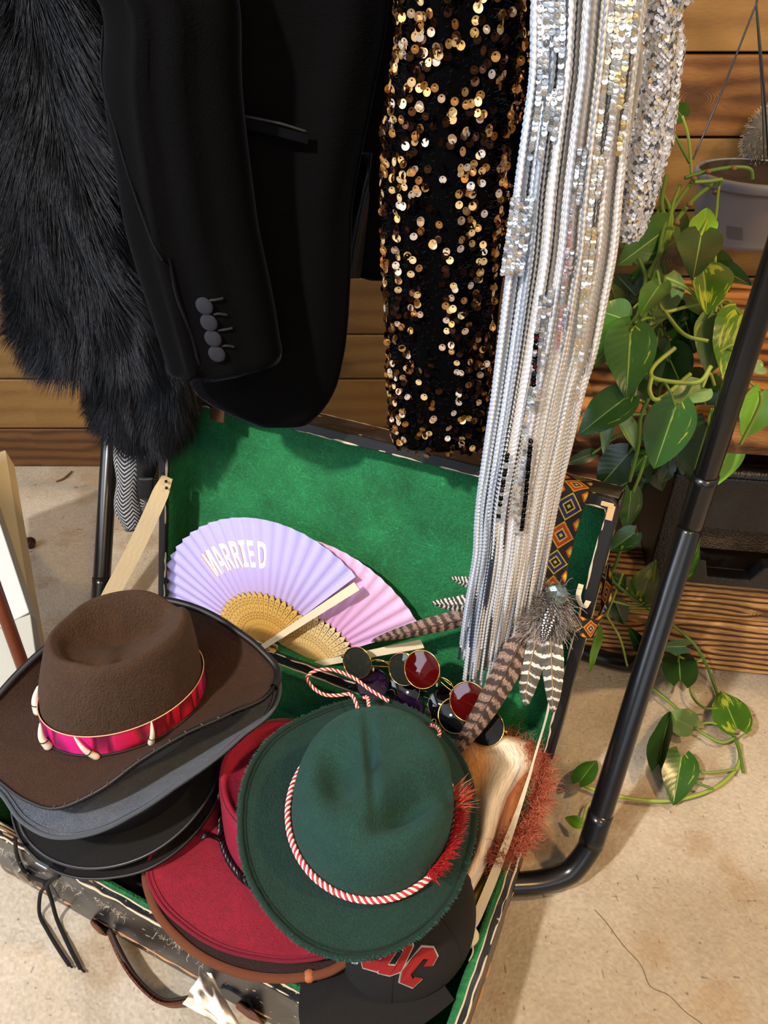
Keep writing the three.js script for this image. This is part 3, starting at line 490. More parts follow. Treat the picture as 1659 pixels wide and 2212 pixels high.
function onHang(h, px, py) { let best = null, bd = 1e9; for (let v = 0; v <= 1; v += 0.005) for (let u = 0.01; u < 0.5; u += 0.005) { const p = h.P(u, v), d = -p.z * Math.cos(PITCH) + (EYE.y - p.y) * Math.sin(PITCH), x = 830 + FOCAL * p.x / d, y = 1106 + FOCAL * ((EYE.y - p.y) * Math.cos(PITCH) + p.z * Math.sin(PITCH)) / d, e = (x - px) ** 2 + (y - py) ** 2; if (e < bd) { bd = e; best = [u, v]; } } return frontOf(h, ...best); }
wpart('vent_seam', tube([[366, 560], [385, 640], [410, 720], [430, 780], [444, 822]].map(([x, y]) => { const [p, n] = onHang(jSleeve, x, y); return p.addScaledVector(n, 0.0005); }), 0.0018, { seg: 30, sides: 6 }), velvet, sleeveMesh);
wpart('outer_seam', tube([[196, 60], [222, 170], [252, 280], [285, 400], [330, 520], [350, 560]].map(([x, y]) => { const [p, n] = onHang(jSleeve, x, y); return p.addScaledVector(n, 0.0005); }), 0.0013, { seg: 30, sides: 6 }), velvet, sleeveMesh);
const buttonMat = new THREE.MeshPhysicalMaterial({ color: 0x191b24, roughness: 0.75, sheen: 0.3, sheenColor: new THREE.Color(0x6b7090), bumpMap: rep(feltBump, 60, 60), bumpScale: 0.0003 });
for (const [x, y] of [[444, 661], [452, 693], [461, 727], [468, 762]]) {
  const [p, n] = onHang(jSleeve, x, y), [bx, by, bz] = look(n, V(0, 1, 0));
  wpart('button', new THREE.LatheGeometry([[0.0001, 0.0062], [0.005, 0.0058], [0.0088, 0.0045], [0.0102, 0.0025], [0.0096, 0.0008], [0.006, 0]].map(([a, b]) => new THREE.Vector2(a, b)), 24).applyMatrix4(basis(bx, by, bz, p)), buttonMat, sleeveMesh, 'slate satin-covered cuff button');
  const bh = [[x + 12, y - 13], [x + 24, y - 15], [x + 40, y - 16]].map(([a, b]) => { const [q, m] = onHang(jSleeve, a, b); return q.addScaledVector(m, 0.0008); });
  wpart('buttonhole', tube(bh, 0.0016, { seg: 12, sides: 6 }), plain(0x141417, 0.7), sleeveMesh);
}
hangerFor('coat_hanger', 'wooden hanger that carries the black velvet jacket', -0.22, -0.84);

// --- sequins
const discGeo = (() => { // shallow cup with an eccentric thread hole
  const s = new THREE.Shape(); s.absarc(0, 0, 1, 0, Math.PI * 2); const h = new THREE.Path(); h.absarc(0, 0.42, 0.2, 0, Math.PI * 2, true); s.holes.push(h);
  const g = new THREE.ShapeGeometry(s, 9), p = g.attributes.position; for (let i = 0; i < p.count; i++) p.setZ(i, 0.16 * (p.getX(i) ** 2 + p.getY(i) ** 2)); g.computeVertexNormals(); return g;
})();
const tinyDisc = (() => { const g = new THREE.CircleGeometry(1, 8), p = g.attributes.position; for (let i = 0; i < p.count; i++) p.setZ(i, 0.2 * (p.getX(i) ** 2 + p.getY(i) ** 2) - 0.1); g.computeVertexNormals(); return g; })();
const metal = (c, r = 0.22, m = 1) => new THREE.MeshStandardMaterial({ color: c, metalness: m, roughness: r, side: THREE.DoubleSide });
const GOLD = [metal(0xf6d79a, 0.5, 0.7), metal(0xeec080, 0.42, 0.7), metal(0xf0dccb, 0.45, 0.7), metal(0xdc9a70, 0.3), metal(0xfaf0e2, 0.4, 0.7)];
const velvetBlack = new THREE.MeshPhysicalMaterial({ color: 0x030304, roughness: 1, specularIntensity: 0.1, sheen: 0.15, sheenColor: new THREE.Color(0x222226), side: THREE.DoubleSide });
function sequinPose(p, n, r, rg, tilt, pref = 0) {
  const m = n.clone().add(V((rg() - 0.5) * tilt, (rg() - 0.5 + pref) * tilt, (rg() - 0.5) * tilt)).normalize(), [x, y, z] = look(V((rg() - 0.5) * 0.9, 1, (rg() - 0.5) * 0.5), m);
  return basis(x.multiplyScalar(r), y.multiplyScalar(r), z.multiplyScalar(r), p.clone().addScaledVector(n, 0.0025 + 0.0025 * rg()));
}
{
  const t = thing('sequin_dress', 'black velvet garment sleeve covered in loose gold paillettes', 'sequin garment', V(0.07, 0.5, -0.80));
  const h = hang([[0, 862, 1142], [100, 866, 1130], [230, 846, 1112], [300, 838, 1104], [370, 834, 1094], [500, 834, 1078], [700, 840, 1064], [850, 846, 1058], [940, 850, 1056], [972, 858, 1046], [988, 884, 1010], [994, 910, 975]], -0.775, 0.05, { extra: [[1.36, 0.05, 0.09], [1.22, -0.02, 0.2]], folds: (u, y) => 0.003 * Math.sin(u * 60 + y * 20) });
  const body = wpart('sleeve', h.geo(), velvetBlack, t), rg = rngOf(61), inv = t.matrixWorld.clone().invert();
  const seen = [], rest = [], rc = [];
  for (let i = 0; i < 2100; i++) {
    const edge = i % 4 === 0, u = edge ? (rg() < 0.6 ? 0.0 + 0.05 * rg() : 0.44 + 0.07 * rg()) : 0.03 + 0.44 * rg(), v = lerp(0.20, 0.995, rg()), [p, n] = frontOf(h, u, v);
    if (p.y > 1.08) continue;
    const stripe = vnoise(p.x * 130, p.y * 9, 62), low = p.y < 0.78;
    if (stripe < 0.34 && !edge) continue;
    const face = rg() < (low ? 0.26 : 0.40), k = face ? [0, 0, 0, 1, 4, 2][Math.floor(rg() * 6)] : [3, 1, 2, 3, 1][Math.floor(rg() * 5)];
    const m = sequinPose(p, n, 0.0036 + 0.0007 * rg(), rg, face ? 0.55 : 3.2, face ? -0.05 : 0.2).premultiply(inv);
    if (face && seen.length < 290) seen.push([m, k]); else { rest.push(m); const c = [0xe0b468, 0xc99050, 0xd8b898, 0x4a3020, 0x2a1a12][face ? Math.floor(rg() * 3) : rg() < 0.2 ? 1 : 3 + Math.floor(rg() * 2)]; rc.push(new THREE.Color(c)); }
  }
  for (const [m, k] of seen) { const q = part('sequin', discGeo, GOLD[k], t); q.applyMatrix4(m); }
  copies('sequins', discGeo, metal(0xffffff, 0.42), t, rest, rc);
  // pile and thread tails between the sequins
  const M = []; const hair = tube([V(0, 0, 0), V(0.05, 0.5, 0.15), V(0, 1, 0.4)], (s) => 0.06 * (1 - s * 0.6), { seg: 4, sides: 3 });
  for (let i = 0; i < 5000; i++) { const [p, n] = frontOf(h, 0.01 + 0.48 * rg(), 0.2 + 0.79 * rg()); const [x, y, z] = look(n.clone().add(V(rg() - 0.5, rg() - 0.5, 0)), V(0, 1, 0.1)); const L = 0.003 + 0.004 * rg(); M.push(basis(x.multiplyScalar(L), y.multiplyScalar(L), z.multiplyScalar(L), p).premultiply(inv)); }
  copies('velvet_pile', hair, plain(0x0a0a0c, 0.8), body, M);
  // second dark garment behind it, with smaller sequins
  const t2 = thing('sequined_blouse', 'black top with tiny gold sequins squeezed between the paillette sleeve and the silver fringe', 'sequin garment', V(0.2, 0.6, -0.85));
  const h2 = hang([[0, 1050, 1190], [160, 1050, 1160], [340, 1050, 1130], [500, 1040, 1110], [640, 1030, 1084], [800, 1030, 1070], [880, 1040, 1064]], -0.838, 0.025, { extra: [[1.36, 0.15, 0.2], [1.2, 0.12, 0.24]] });
  wpart('body', h2.geo(), velvetBlack, t2); const M2 = [], C2 = [], inv2 = t2.matrixWorld.clone().invert();
  for (let i = 0; i < 900; i++) { const [p, n] = frontOf(h2, 0.1 + 0.38 * rg(), lerp(0.3, 0.72, rg())); if (vnoise(p.x * 60, p.y * 40, 66) < 0.4) continue; M2.push(sequinPose(p, n, 0.0019, rg, 1.4).premultiply(inv2)); C2.push(new THREE.Color([0xe8b050, 0xc88848, 0xf0d8b0][Math.floor(rg() * 3)])); }
  copies('sequins', tinyDisc, metal(0xffffff, 0.2), t2, M2, C2);
}
hangerFor('coat_hanger', 'wooden hanger that carries the gold paillette garment', 0.07, -0.8);
// --- silver fringe garment
{
  const t = thing('silver_fringe_dress', 'silver and cream sequin dress ending in long yarn fringe', 'fringe dress', V(0.25, 0.3, -0.72));
  const edgeL = [[0, 1150], [160, 1148], [300, 1128], [420, 1112], [560, 1100], [700, 1082], [850, 1064], [960, 1048], [1100, 1028], [1200, 1024], [1350, 1000], [1480, 985]];
  const edgeR = [[0, 1395], [200, 1368], [400, 1346], [540, 1334], [620, 1318], [760, 1290], [850, 1262], [930, 1244], [1050, 1214], [1200, 1184], [1300, 1166], [1480, 1128]];
  const ip = (T, y) => { let i = 0; while (i < T.length - 2 && T[i + 1][0] < y) i++; return lerp(T[i][1], T[i + 1][1], clamp((y - T[i][0]) / (T[i + 1][0] - T[i][0]), -0.3, 1.2)); };
  const rg = rngOf(71), FZ = -0.70;
  const cols = [0xc4c8ce, 0xbfc8d2, 0x9fadc0, 0xcfcbc4, 0xb4aa9a, 0x8e949e, 0x7c8898, 0xdcdee2, 0xbfb6a8, 0x343a46];
  const yarnMat = cols.map((c, i) => new THREE.MeshPhysicalMaterial({ color: c, roughness: i % 3 ? 0.5 : 0.35, metalness: i % 2 ? 0.25 : 0.05 }));
  const NS = 170;
  for (let i = 0; i < NS; i++) {
    const layer = i % 3, w0 = clamp((i + 0.5) / NS + (rg() - 0.5) * 0.004), wob = (rg() - 0.5) * 0.05, ph = rg() * 6, gap = w0 > 0.17 && w0 < 0.23 ? 1 : 0;
    const end = lerp(1452, 1372, Math.abs(w0 - 0.35) * 1.6) + (rg() - 0.5) * 130 + (w0 < 0.1 ? -80 * rg() : 0) - (layer === 2 ? 40 : 0), pts = [];
    const topY = -330;
    for (let k = 0; k <= 26; k++) {
      const y = lerp(topY, end, k / 26), fr = smooth(1000, 1450, y), ww = clamp(w0 + wob * fr + 0.012 * Math.sin(y * 0.01 + ph) * fr + (gap ? (w0 - 0.2) * 1.6 * smooth(960, 1120, y) * smooth(1500, 1300, y) : 0), 0, 1);
      const x = lerp(ip(edgeL, y), ip(edgeR, y), ww);
      pts.push(onZ(x, y, FZ - 0.006 * layer + 0.010 * Math.cos((w0 - 0.5) * 2.6) + 0.003 * Math.sin(ph + y * 0.02) * fr + 0.006 * Math.sin(w0 * 40) * smooth(1100, 400, y)));
    }
    const top = pts[0].clone(); pts.unshift(V(lerp(0.15, 0.36, w0), 1.34, FZ - 0.02));
    const r0 = 0.0015 + 0.0006 * rg(), beads = 190;
    const c = w0 > 0.24 && w0 < 0.5 ? [0, 7, 3, 9, 7, 0, 4][i % 7] : w0 >= 0.5 ? [3, 4, 8, 0, 3, 7, 8, 5][i % 8] : [2, 1, 6, 1, 9, 2, 7][i % 7];
    wpart('fringe_strand', tube(pts, (s) => r0 * (1 + 0.3 * Math.sin(s * beads * 6.283 + ph)), { seg: beads * 3, sides: 5 }), yarnMat[c], t);
  }
  const row = (y) => [y, ip(edgeL, y) + 3, ip(edgeR, y) - 3];
  const back = hang([0, 150, 300, 450, 600, 750, 900, 1000, 1080].map(row), FZ - 0.022, 0.02, { extra: [[1.33, 0.15, 0.36]] });
  const stripes = canvasTex(1024, 64, (c, w, h) => { const r = rngOf(77); for (let x = 0; x < w; x += 5) { c.fillStyle = ['#d8d4cc', '#5b6068', '#a9b2bd', '#efece6', '#9aa0a8', '#c9bfae', '#b9a98c'][Math.floor(r() * 7)]; c.fillRect(x, 0, 5, h); } });
  wpart('dress_body', back.geo({ su: 2, sv: 1 }), new THREE.MeshStandardMaterial({ map: stripes, roughness: 0.35, metalness: 0.5, side: THREE.DoubleSide }), t);
  // strips of flat silver sequins stitched among the yarns
  const M = [], C = [], inv = t.matrixWorld.clone().invert();
  // chains of overlapping flat sequins: columns of a strip, spaced along it
  const chain = (pts, cols, gap, r, pal, { miss = 0.15, tilt = 0.35, step = 1.35 } = {}) => { const Q = pts.map(([x, y]) => onZ(x, y, FZ + 0.0125)), c = new THREE.CatmullRomCurve3(Q), n = Math.floor(c.getLength() / (r * step)); for (let k = 0; k < cols; k++) for (let i = 0; i <= n; i++) { if (vnoise(i * 0.13 + k * 31, k * 7.3, 83) < miss * 2.2) continue; const p = c.getPointAt(i / n).add(V((k - (cols - 1) / 2) * gap + 0.0006 * (rg() - 0.5), 0, 0.0005 * (k % 2))); M.push(sequinPose(p, V(-0.06, 0.22, 1).normalize(), r, rg, tilt).premultiply(inv)); C.push(new THREE.Color(pal[Math.floor(rg() * pal.length)])); } };
  const S = [0xf4f6fa, 0xdfe6ee, 0xffffff, 0xaab2bd];
  chain([[1190, -30], [1190, 100], [1184, 220], [1166, 340]], 5, 0.0042, 0.0027, S); chain([[1128, 430], [1116, 520], [1104, 590]], 5, 0.0042, 0.0024, S, { miss: 0.05 });
  chain([[1330, -30], [1318, 120], [1302, 260], [1284, 420], [1266, 600], [1250, 760], [1240, 860]], 2, 0.005, 0.0026, [0xffffff, 0xf8f4ea, 0xfff0cc], { tilt: 0.7 });
  chain([[1364, -20], [1350, 120], [1334, 260], [1322, 330]], 3, 0.005, 0.0028, [0xffffff, 0xffe2a0, 0xf8f4ea], { tilt: 0.8 });
  chain([[1180, 620], [1164, 760], [1152, 860], [1134, 960], [1118, 1080], [1108, 1150]], 3, 0.0045, 0.0023, S, { miss: 0.2 }); chain([[1260, 300], [1236, 480], [1212, 700]], 2, 0.0045, 0.002, S, { miss: 0.2 });
  chain([[1146, 950], [1134, 1080], [1126, 1140]], 1, 0.004, 0.0027, [0x15171b, 0x2a2d33], { miss: 0 }); chain([[1158, 720], [1152, 830]], 1, 0.004, 0.0026, [0x15171b, 0x2a2d33, 0x6b1a18], { miss: 0.1 });
  chain([[1096, 980], [1084, 1060], [1076, 1120]], 1, 0.004, 0.0027, [0x2a2d33, 0x15171b, 0xcfd6e0], { miss: 0 }); chain([[1232, 470], [1216, 640], [1198, 800]], 1, 0.004, 0.0018, [0xe8b6c0, 0xf0c8d0], { miss: 0.2 });
  copies('sequin_trim', discGeo, metal(0xffffff, 0.3), t, M, C);
  // the near sleeve: a flat sheet of silver sequins at the right
  const sl = hang([[0, 1402, 1490], [100, 1385, 1474], [200, 1368, 1462], [300, 1348, 1450], [360, 1338, 1432], [420, 1326, 1418], [470, 1318, 1400], [510, 1318, 1384], [522, 1330, 1372]], -0.735, 0.02, { extra: [[1.3, 0.34, 0.40]], folds: (u, y) => 0.004 * Math.sin(u * 30) });
  const slm = wpart('sleeve', sl.geo({ su: 1, sv: 1 }), new THREE.MeshStandardMaterial({ color: 0xa8a9ac, roughness: 0.5, metalness: 0.4, side: THREE.DoubleSide }), t, 'grey net sleeve covered in silver sequins');
  const M3 = [], C3 = [];
  for (let j = 0; j < 150; j++) for (let i = 0; i < 26; i++) { const u = 0.02 + 0.46 * (i + 0.5 * (j % 2) + 0.3 * (rg() - 0.5)) / 26, v = lerp(0.33, 0.995, (j + 0.4 * (rg() - 0.5)) / 150); const [p, n] = frontOf(sl, u, v); if (p.y > 1.08 || vnoise(p.x * 50, p.y * 7, 79) < 0.2) continue; M3.push(sequinPose(p, n, 0.0021, rg, 0.45).premultiply(inv)); C3.push(new THREE.Color(rg() < 0.12 ? 0x70747a : rg() < 0.06 ? 0xf2d9a0 : 0xf2f4f8)); }
  copies('sequins', discGeo, metal(0xffffff, 0.4, 0.65), slm, M3, C3);
  wpart('satin_lining', hang([[0, 1385, 1412], [150, 1370, 1392], [260, 1352, 1372], [380, 1330, 1346]], -0.725, 0.01, { extra: [[1.2, 0.33, 0.36]] }).geo(), new THREE.MeshPhysicalMaterial({ color: 0x9d9c98, roughness: 0.4, side: THREE.DoubleSide }), t, 'grey satin lining strip');
}
hangerFor('coat_hanger', 'wooden hanger that carries the silver fringe dress', 0.27, -0.72);

// ---------------------------------------------------------------- hats
// polar interpolation of an edge given by points around a centre: angle -> [radius, y]
function polarEdge(pts, c) {
  const a = pts.map((p) => [Math.atan2(p.z - c.z, p.x - c.x), Math.hypot(p.x - c.x, p.z - c.z), p.y]).sort((m, n) => m[0] - n[0]), N = a.length;
  return (th) => {
    while (th < a[0][0]) th += 2 * Math.PI; while (th >= a[0][0] + 2 * Math.PI) th -= 2 * Math.PI;
    let i = N - 1; for (let k = 0; k < N - 1; k++) if (th >= a[k][0] && th < a[k + 1][0]) { i = k; break; }
    const g = (k) => { const q = Math.floor(k / N), m = a[((k % N) + N) % N]; return [m[0] + q * 2 * Math.PI, m[1], m[2]]; };
    const p0 = g(i - 1), p1 = g(i), p2 = g(i + 1), p3 = g(i + 2), t = (th - p1[0]) / (p2[0] - p1[0]), d = p2[0] - p1[0];
    const f = (c) => { const m0 = (p2[c] - p0[c]) / (p2[0] - p0[0]) * d, m1 = (p3[c] - p1[c]) / (p3[0] - p1[0]) * d; return (2 * t ** 3 - 3 * t * t + 1) * p1[c] + (t ** 3 - 2 * t * t + t) * m0 + (-2 * t ** 3 + 3 * t * t) * p2[c] + (t ** 3 - t * t) * m1; };
    return [f(1), f(2)];
  };
}
// o: centre of the crown base, long half-axis a (along yaw), half-width b, height, tilt (shift of the top), edge points
function Hat(o) {
  const E = polarEdge(o.edge.map(([x, y, h]) => onY(x, y, h)), o.c), cy = Math.cos(o.yaw), sy = Math.sin(o.yaw);
  const oval = (th) => { const t = th - o.yaw, r = 1 / Math.sqrt((Math.cos(t) / o.a) ** 2 + (Math.sin(t) / o.b) ** 2); return r; };
  const dents = (o.dents ?? []).map(([px, py, y, sx, sz, d, rot]) => { const p = onY(px, py, y), x = p.x - o.c.x - (o.lean?.[0] ?? 0), z = p.z - o.c.z - (o.lean?.[1] ?? 0); return [(x * cy + z * sy) / o.a, (-x * sy + z * cy) / o.b, sx, sz, d, rot]; });
  const prof = new THREE.CatmullRomCurve3((o.prof ?? [[1, 0], [0.985, 0.25], [0.95, 0.55], [0.90, 0.80], [0.83, 0.94], [0.70, 1.0], [0.4, 1.02], [0, 1.02]]).map(([r, y]) => V(r, y, 0)));
  const brim = (th, t) => { const r0 = oval(th), [r1, y1] = E(th), r = lerp(r0 * 0.985, r1, t); return V(o.c.x + r * Math.cos(th), lerp(o.c.y, y1, Math.pow(t, o.curl ?? 1.8)) + (o.wave ?? 0) * Math.sin(th * 3) * t, o.c.z + r * Math.sin(th)); };
  const crown = (th, s) => {
    const q = prof.getPoint(s), r0 = oval(th); let r = r0 * q.x, y = q.y * o.h;
    let lx = r * Math.cos(th), lz = r * Math.sin(th), top = smooth(0.35, 0.95, q.y);
    const ux = (lx * cy + lz * sy) / o.a, uz = (-lx * sy + lz * cy) / o.b;   // along the hat, across it, in half-axes
    for (const [dx, dz, sx, sz, d, rot = 0] of dents) { const ex = ux - dx, ez = uz - dz, cr = Math.cos(rot), sr = Math.sin(rot), fx = (ex * cr + ez * sr) / sx, fz = (-ex * sr + ez * cr) / sz; y -= d * Math.exp(-fx * fx - fz * fz) * top; }
    for (const [pa, w, amt, lo, hi] of o.pinch ?? []) { let d = th - o.yaw - pa; d = Math.atan2(Math.sin(d), Math.cos(d)); const k = 1 - amt * Math.exp(-((d / w) ** 2)) * smooth(lo, hi, q.y); lx *= k; lz *= k; }
    const f = y / o.h; return V(o.c.x + lx + (o.lean?.[0] ?? 0) * f, o.c.y + y, o.c.z + lz + (o.lean?.[1] ?? 0) * f);
  };
  return { oval, E, brim, crown,
    brimGeo: (th = 0.0028, s = 1) => sheet(160, 22, (u, v) => brim(u * Math.PI * 2, v), { wrapU: true, th, su: s, sv: 0.12, flip: false }),
    crownGeo: () => sheet(120, 70, (u, v) => crown(u * Math.PI * 2, v), { wrapU: true, su: 0.62, sv: 0.22, flip: true }),
    edgeTube: (rad, k = 1, dy = 0, n = 160) => tube(Array.from({ length: n }, (_, i) => brim(i / n * Math.PI * 2, k).add(V(0, dy, 0))), rad, { seg: n * 2, sides: 8, closed: true }),
    band: (y0, y1, off, a0 = 0, a1 = Math.PI * 2, n = 160) => { const inv = (y) => { let lo = 0, hi = 0.6; for (let i = 0; i < 24; i++) { const m = (lo + hi) / 2; prof.getPoint(m).y * o.h < y ? lo = m : hi = m; } return lo; }; return sheet(n, 5, (u, v) => { const th = lerp(a0, a1, u), y = lerp(typeof y0 === 'function' ? y0(th) : y0, typeof y1 === 'function' ? y1(th) : y1, v), p = crown(th, inv(y)); const d = V(p.x - o.c.x, 0, p.z - o.c.z).normalize(); return p.addScaledVector(d, off); }, { wrapU: Math.abs(a1 - a0) > 6.28, th: 0.0012, su: 0.62, sv: 0.03, flip: true }); },
    on: (th, y, off) => { let lo = 0, hi = 0.6; for (let i = 0; i < 24; i++) { const m = (lo + hi) / 2; prof.getPoint(m).y * o.h < y ? lo = m : hi = m; } const p = crown(th, lo), d = V(p.x - o.c.x, 0, p.z - o.c.z).normalize(); return [p.addScaledVector(d, off), d]; },
    angle: (px, py, y) => { const p = onY(px, py, y); return Math.atan2(p.z - o.c.z, p.x - o.c.x); } };
}
const inner = plain(0x0a0909, 0.95);
// --- lowest black hat
{
  const t = thing('black_hat', 'black felt hat lowest in the left stack, its lace hanging over the case front', 'hat', onY(250, 1690, 0.165));
  const H = Hat({ c: onY(262, 1690, 0.168), a: 0.098, b: 0.082, yaw: -0.5, h: 0.075, edge: [[480, 1690, .195], [430, 1790, .185], [330, 1872, .178], [240, 1896, .170], [150, 1892, .166], [80, 1855, .166], [36, 1795, .17], [24, 1720, .18], [60, 1600, .2], [250, 1500, .205], [400, 1540, .205]] });
  const m = felt(0x050507, { sheen: 0.2, sheenColor: 0x222228 });
  wpart('brim', H.brimGeo(0.003), m, t); wpart('crown', H.crownGeo(), m, t); wpart('brim_binding', H.edgeTube(0.0018), plain(0x1a1b1e, 0.45), t);
  const lace = new THREE.MeshStandardMaterial({ color: 0x0b0b0c, roughness: 0.8, bumpMap: rep(feltBump, 2, 40), bumpScale: 0.001 });
  const k = onFront(101, 1908, 0.010);
  wpart('lace', tube([at(33, 1812, 0.91), onFront(38, 1850, 0.006), onFront(60, 1890, 0.008), k, onFF(88, 1930, 0.012), onFF(86, 1975, 0.012), onFF(104, 2012, 0.014), onFF(128, 2052, 0.016), onFF(150, 2085, 0.012)], 0.0026, { seg: 80 }), lace, t);
  wpart('lace', tube([onFront(128, 1892, 0.004), k.clone().add(V(0.003, 0.003, 0.003)), onFF(112, 1945, 0.013), onFF(125, 1990, 0.013), onFF(150, 2045, 0.013), onFF(174, 2092, 0.012)], 0.0026, { seg: 60 }), lace, t);
  wpart('lace_knot', new THREE.SphereGeometry(0.0052, 12, 10).scale(1, 0.8, 0.9).translate(...k.toArray()), lace, t);
  for (const [a, b] of [[[150, 2085], [157, 2090]], [[174, 2092], [184, 2100]]]) wpart('lace_tip', tube([onFF(...a, 0.012), onFF((a[0] + b[0]) / 2, (a[1] + b[1]) / 2, 0.012), onFF(...b, 0.012)], 0.0014, { seg: 4, sides: 6 }), lace, t);
}
// --- second black hat
{
  const t = thing('black_hat', 'black leather-bound hat with a navy crown lying directly under the grey felt hat', 'hat', onY(270, 1670, 0.195));
  const H = Hat({ c: onY(272, 1668, 0.197), a: 0.10, b: 0.084, yaw: -0.5, h: 0.05, edge: [[476, 1655, .222], [440, 1738, .215], [350, 1828, .2], [250, 1870, .19], [160, 1872, .186], [90, 1842, .188], [52, 1800, .193], [34, 1740, .2], [20, 1650, .21], [100, 1540, .22], [250, 1480, .22], [400, 1520, .225]] });
  const m = felt(0x07080c, { sheen: 0.2, sheenColor: 0x1c2030 });
  wpart('brim', H.brimGeo(0.003), felt(0x040405, { sheen: 0.15, sheenColor: 0x202024 }), t); wpart('crown', H.crownGeo(), felt(0x10162a, { sheen: 0.3 }), t, 'dark navy crown'); wpart('brim_binding', H.edgeTube(0.002), plain(0x24252a, 0.35), t);
  wpart('brim_clip', box(0.02, 0.004, 0.006).rotateY(-YAW).translate(...onY(92, 1868, 0.192).toArray()), plain(0x9aa0a8, 0.3, 0.9), t);
  // raised dark navy side of its brim
  wpart('sweatband', H.band(0.0, 0.02, 0.002), plain(0x0a0b10, 0.5), t);
}
// --- grey felt hat
{
  const t = thing('grey_hat', 'grey felt cowboy hat nested just below the brown cowboy hat', 'hat', onY(280, 1560, 0.255));
  const H = Hat({ c: onY(285, 1570, 0.258), a: 0.088, b: 0.066, yaw: -0.42, h: 0.03, curl: 1.7, edge: [[603, 1468, .29], [592, 1530, .293], [520, 1592, .292], [400, 1685, .288], [300, 1752, .28], [200, 1800, .268], [115, 1808, .262], [52, 1778, .26], [0, 1712, .26], [-70, 1640, .265], [0, 1530, .28], [100, 1430, .30], [200, 1360, .305], [330, 1325, .300], [450, 1352, .295], [560, 1412, .288]] });
  const m = felt(0x5a6270, { sheen: 0.6, sheenColor: 0x8a95a8, bump: 0.0016 });
  wpart('brim', H.brimGeo(0.0042), m, t); wpart('crown', H.crownGeo(), m, t);
  wpart('brim_edge', H.edgeTube(0.0026), felt(0x6b7480, { sheen: 0.8, sheenColor: 0x9aa4b4 }), t);
  wpart('stitching', H.edgeTube(0.0006, 0.93, 0.0012), plain(0x4a515c, 0.9), t);
}
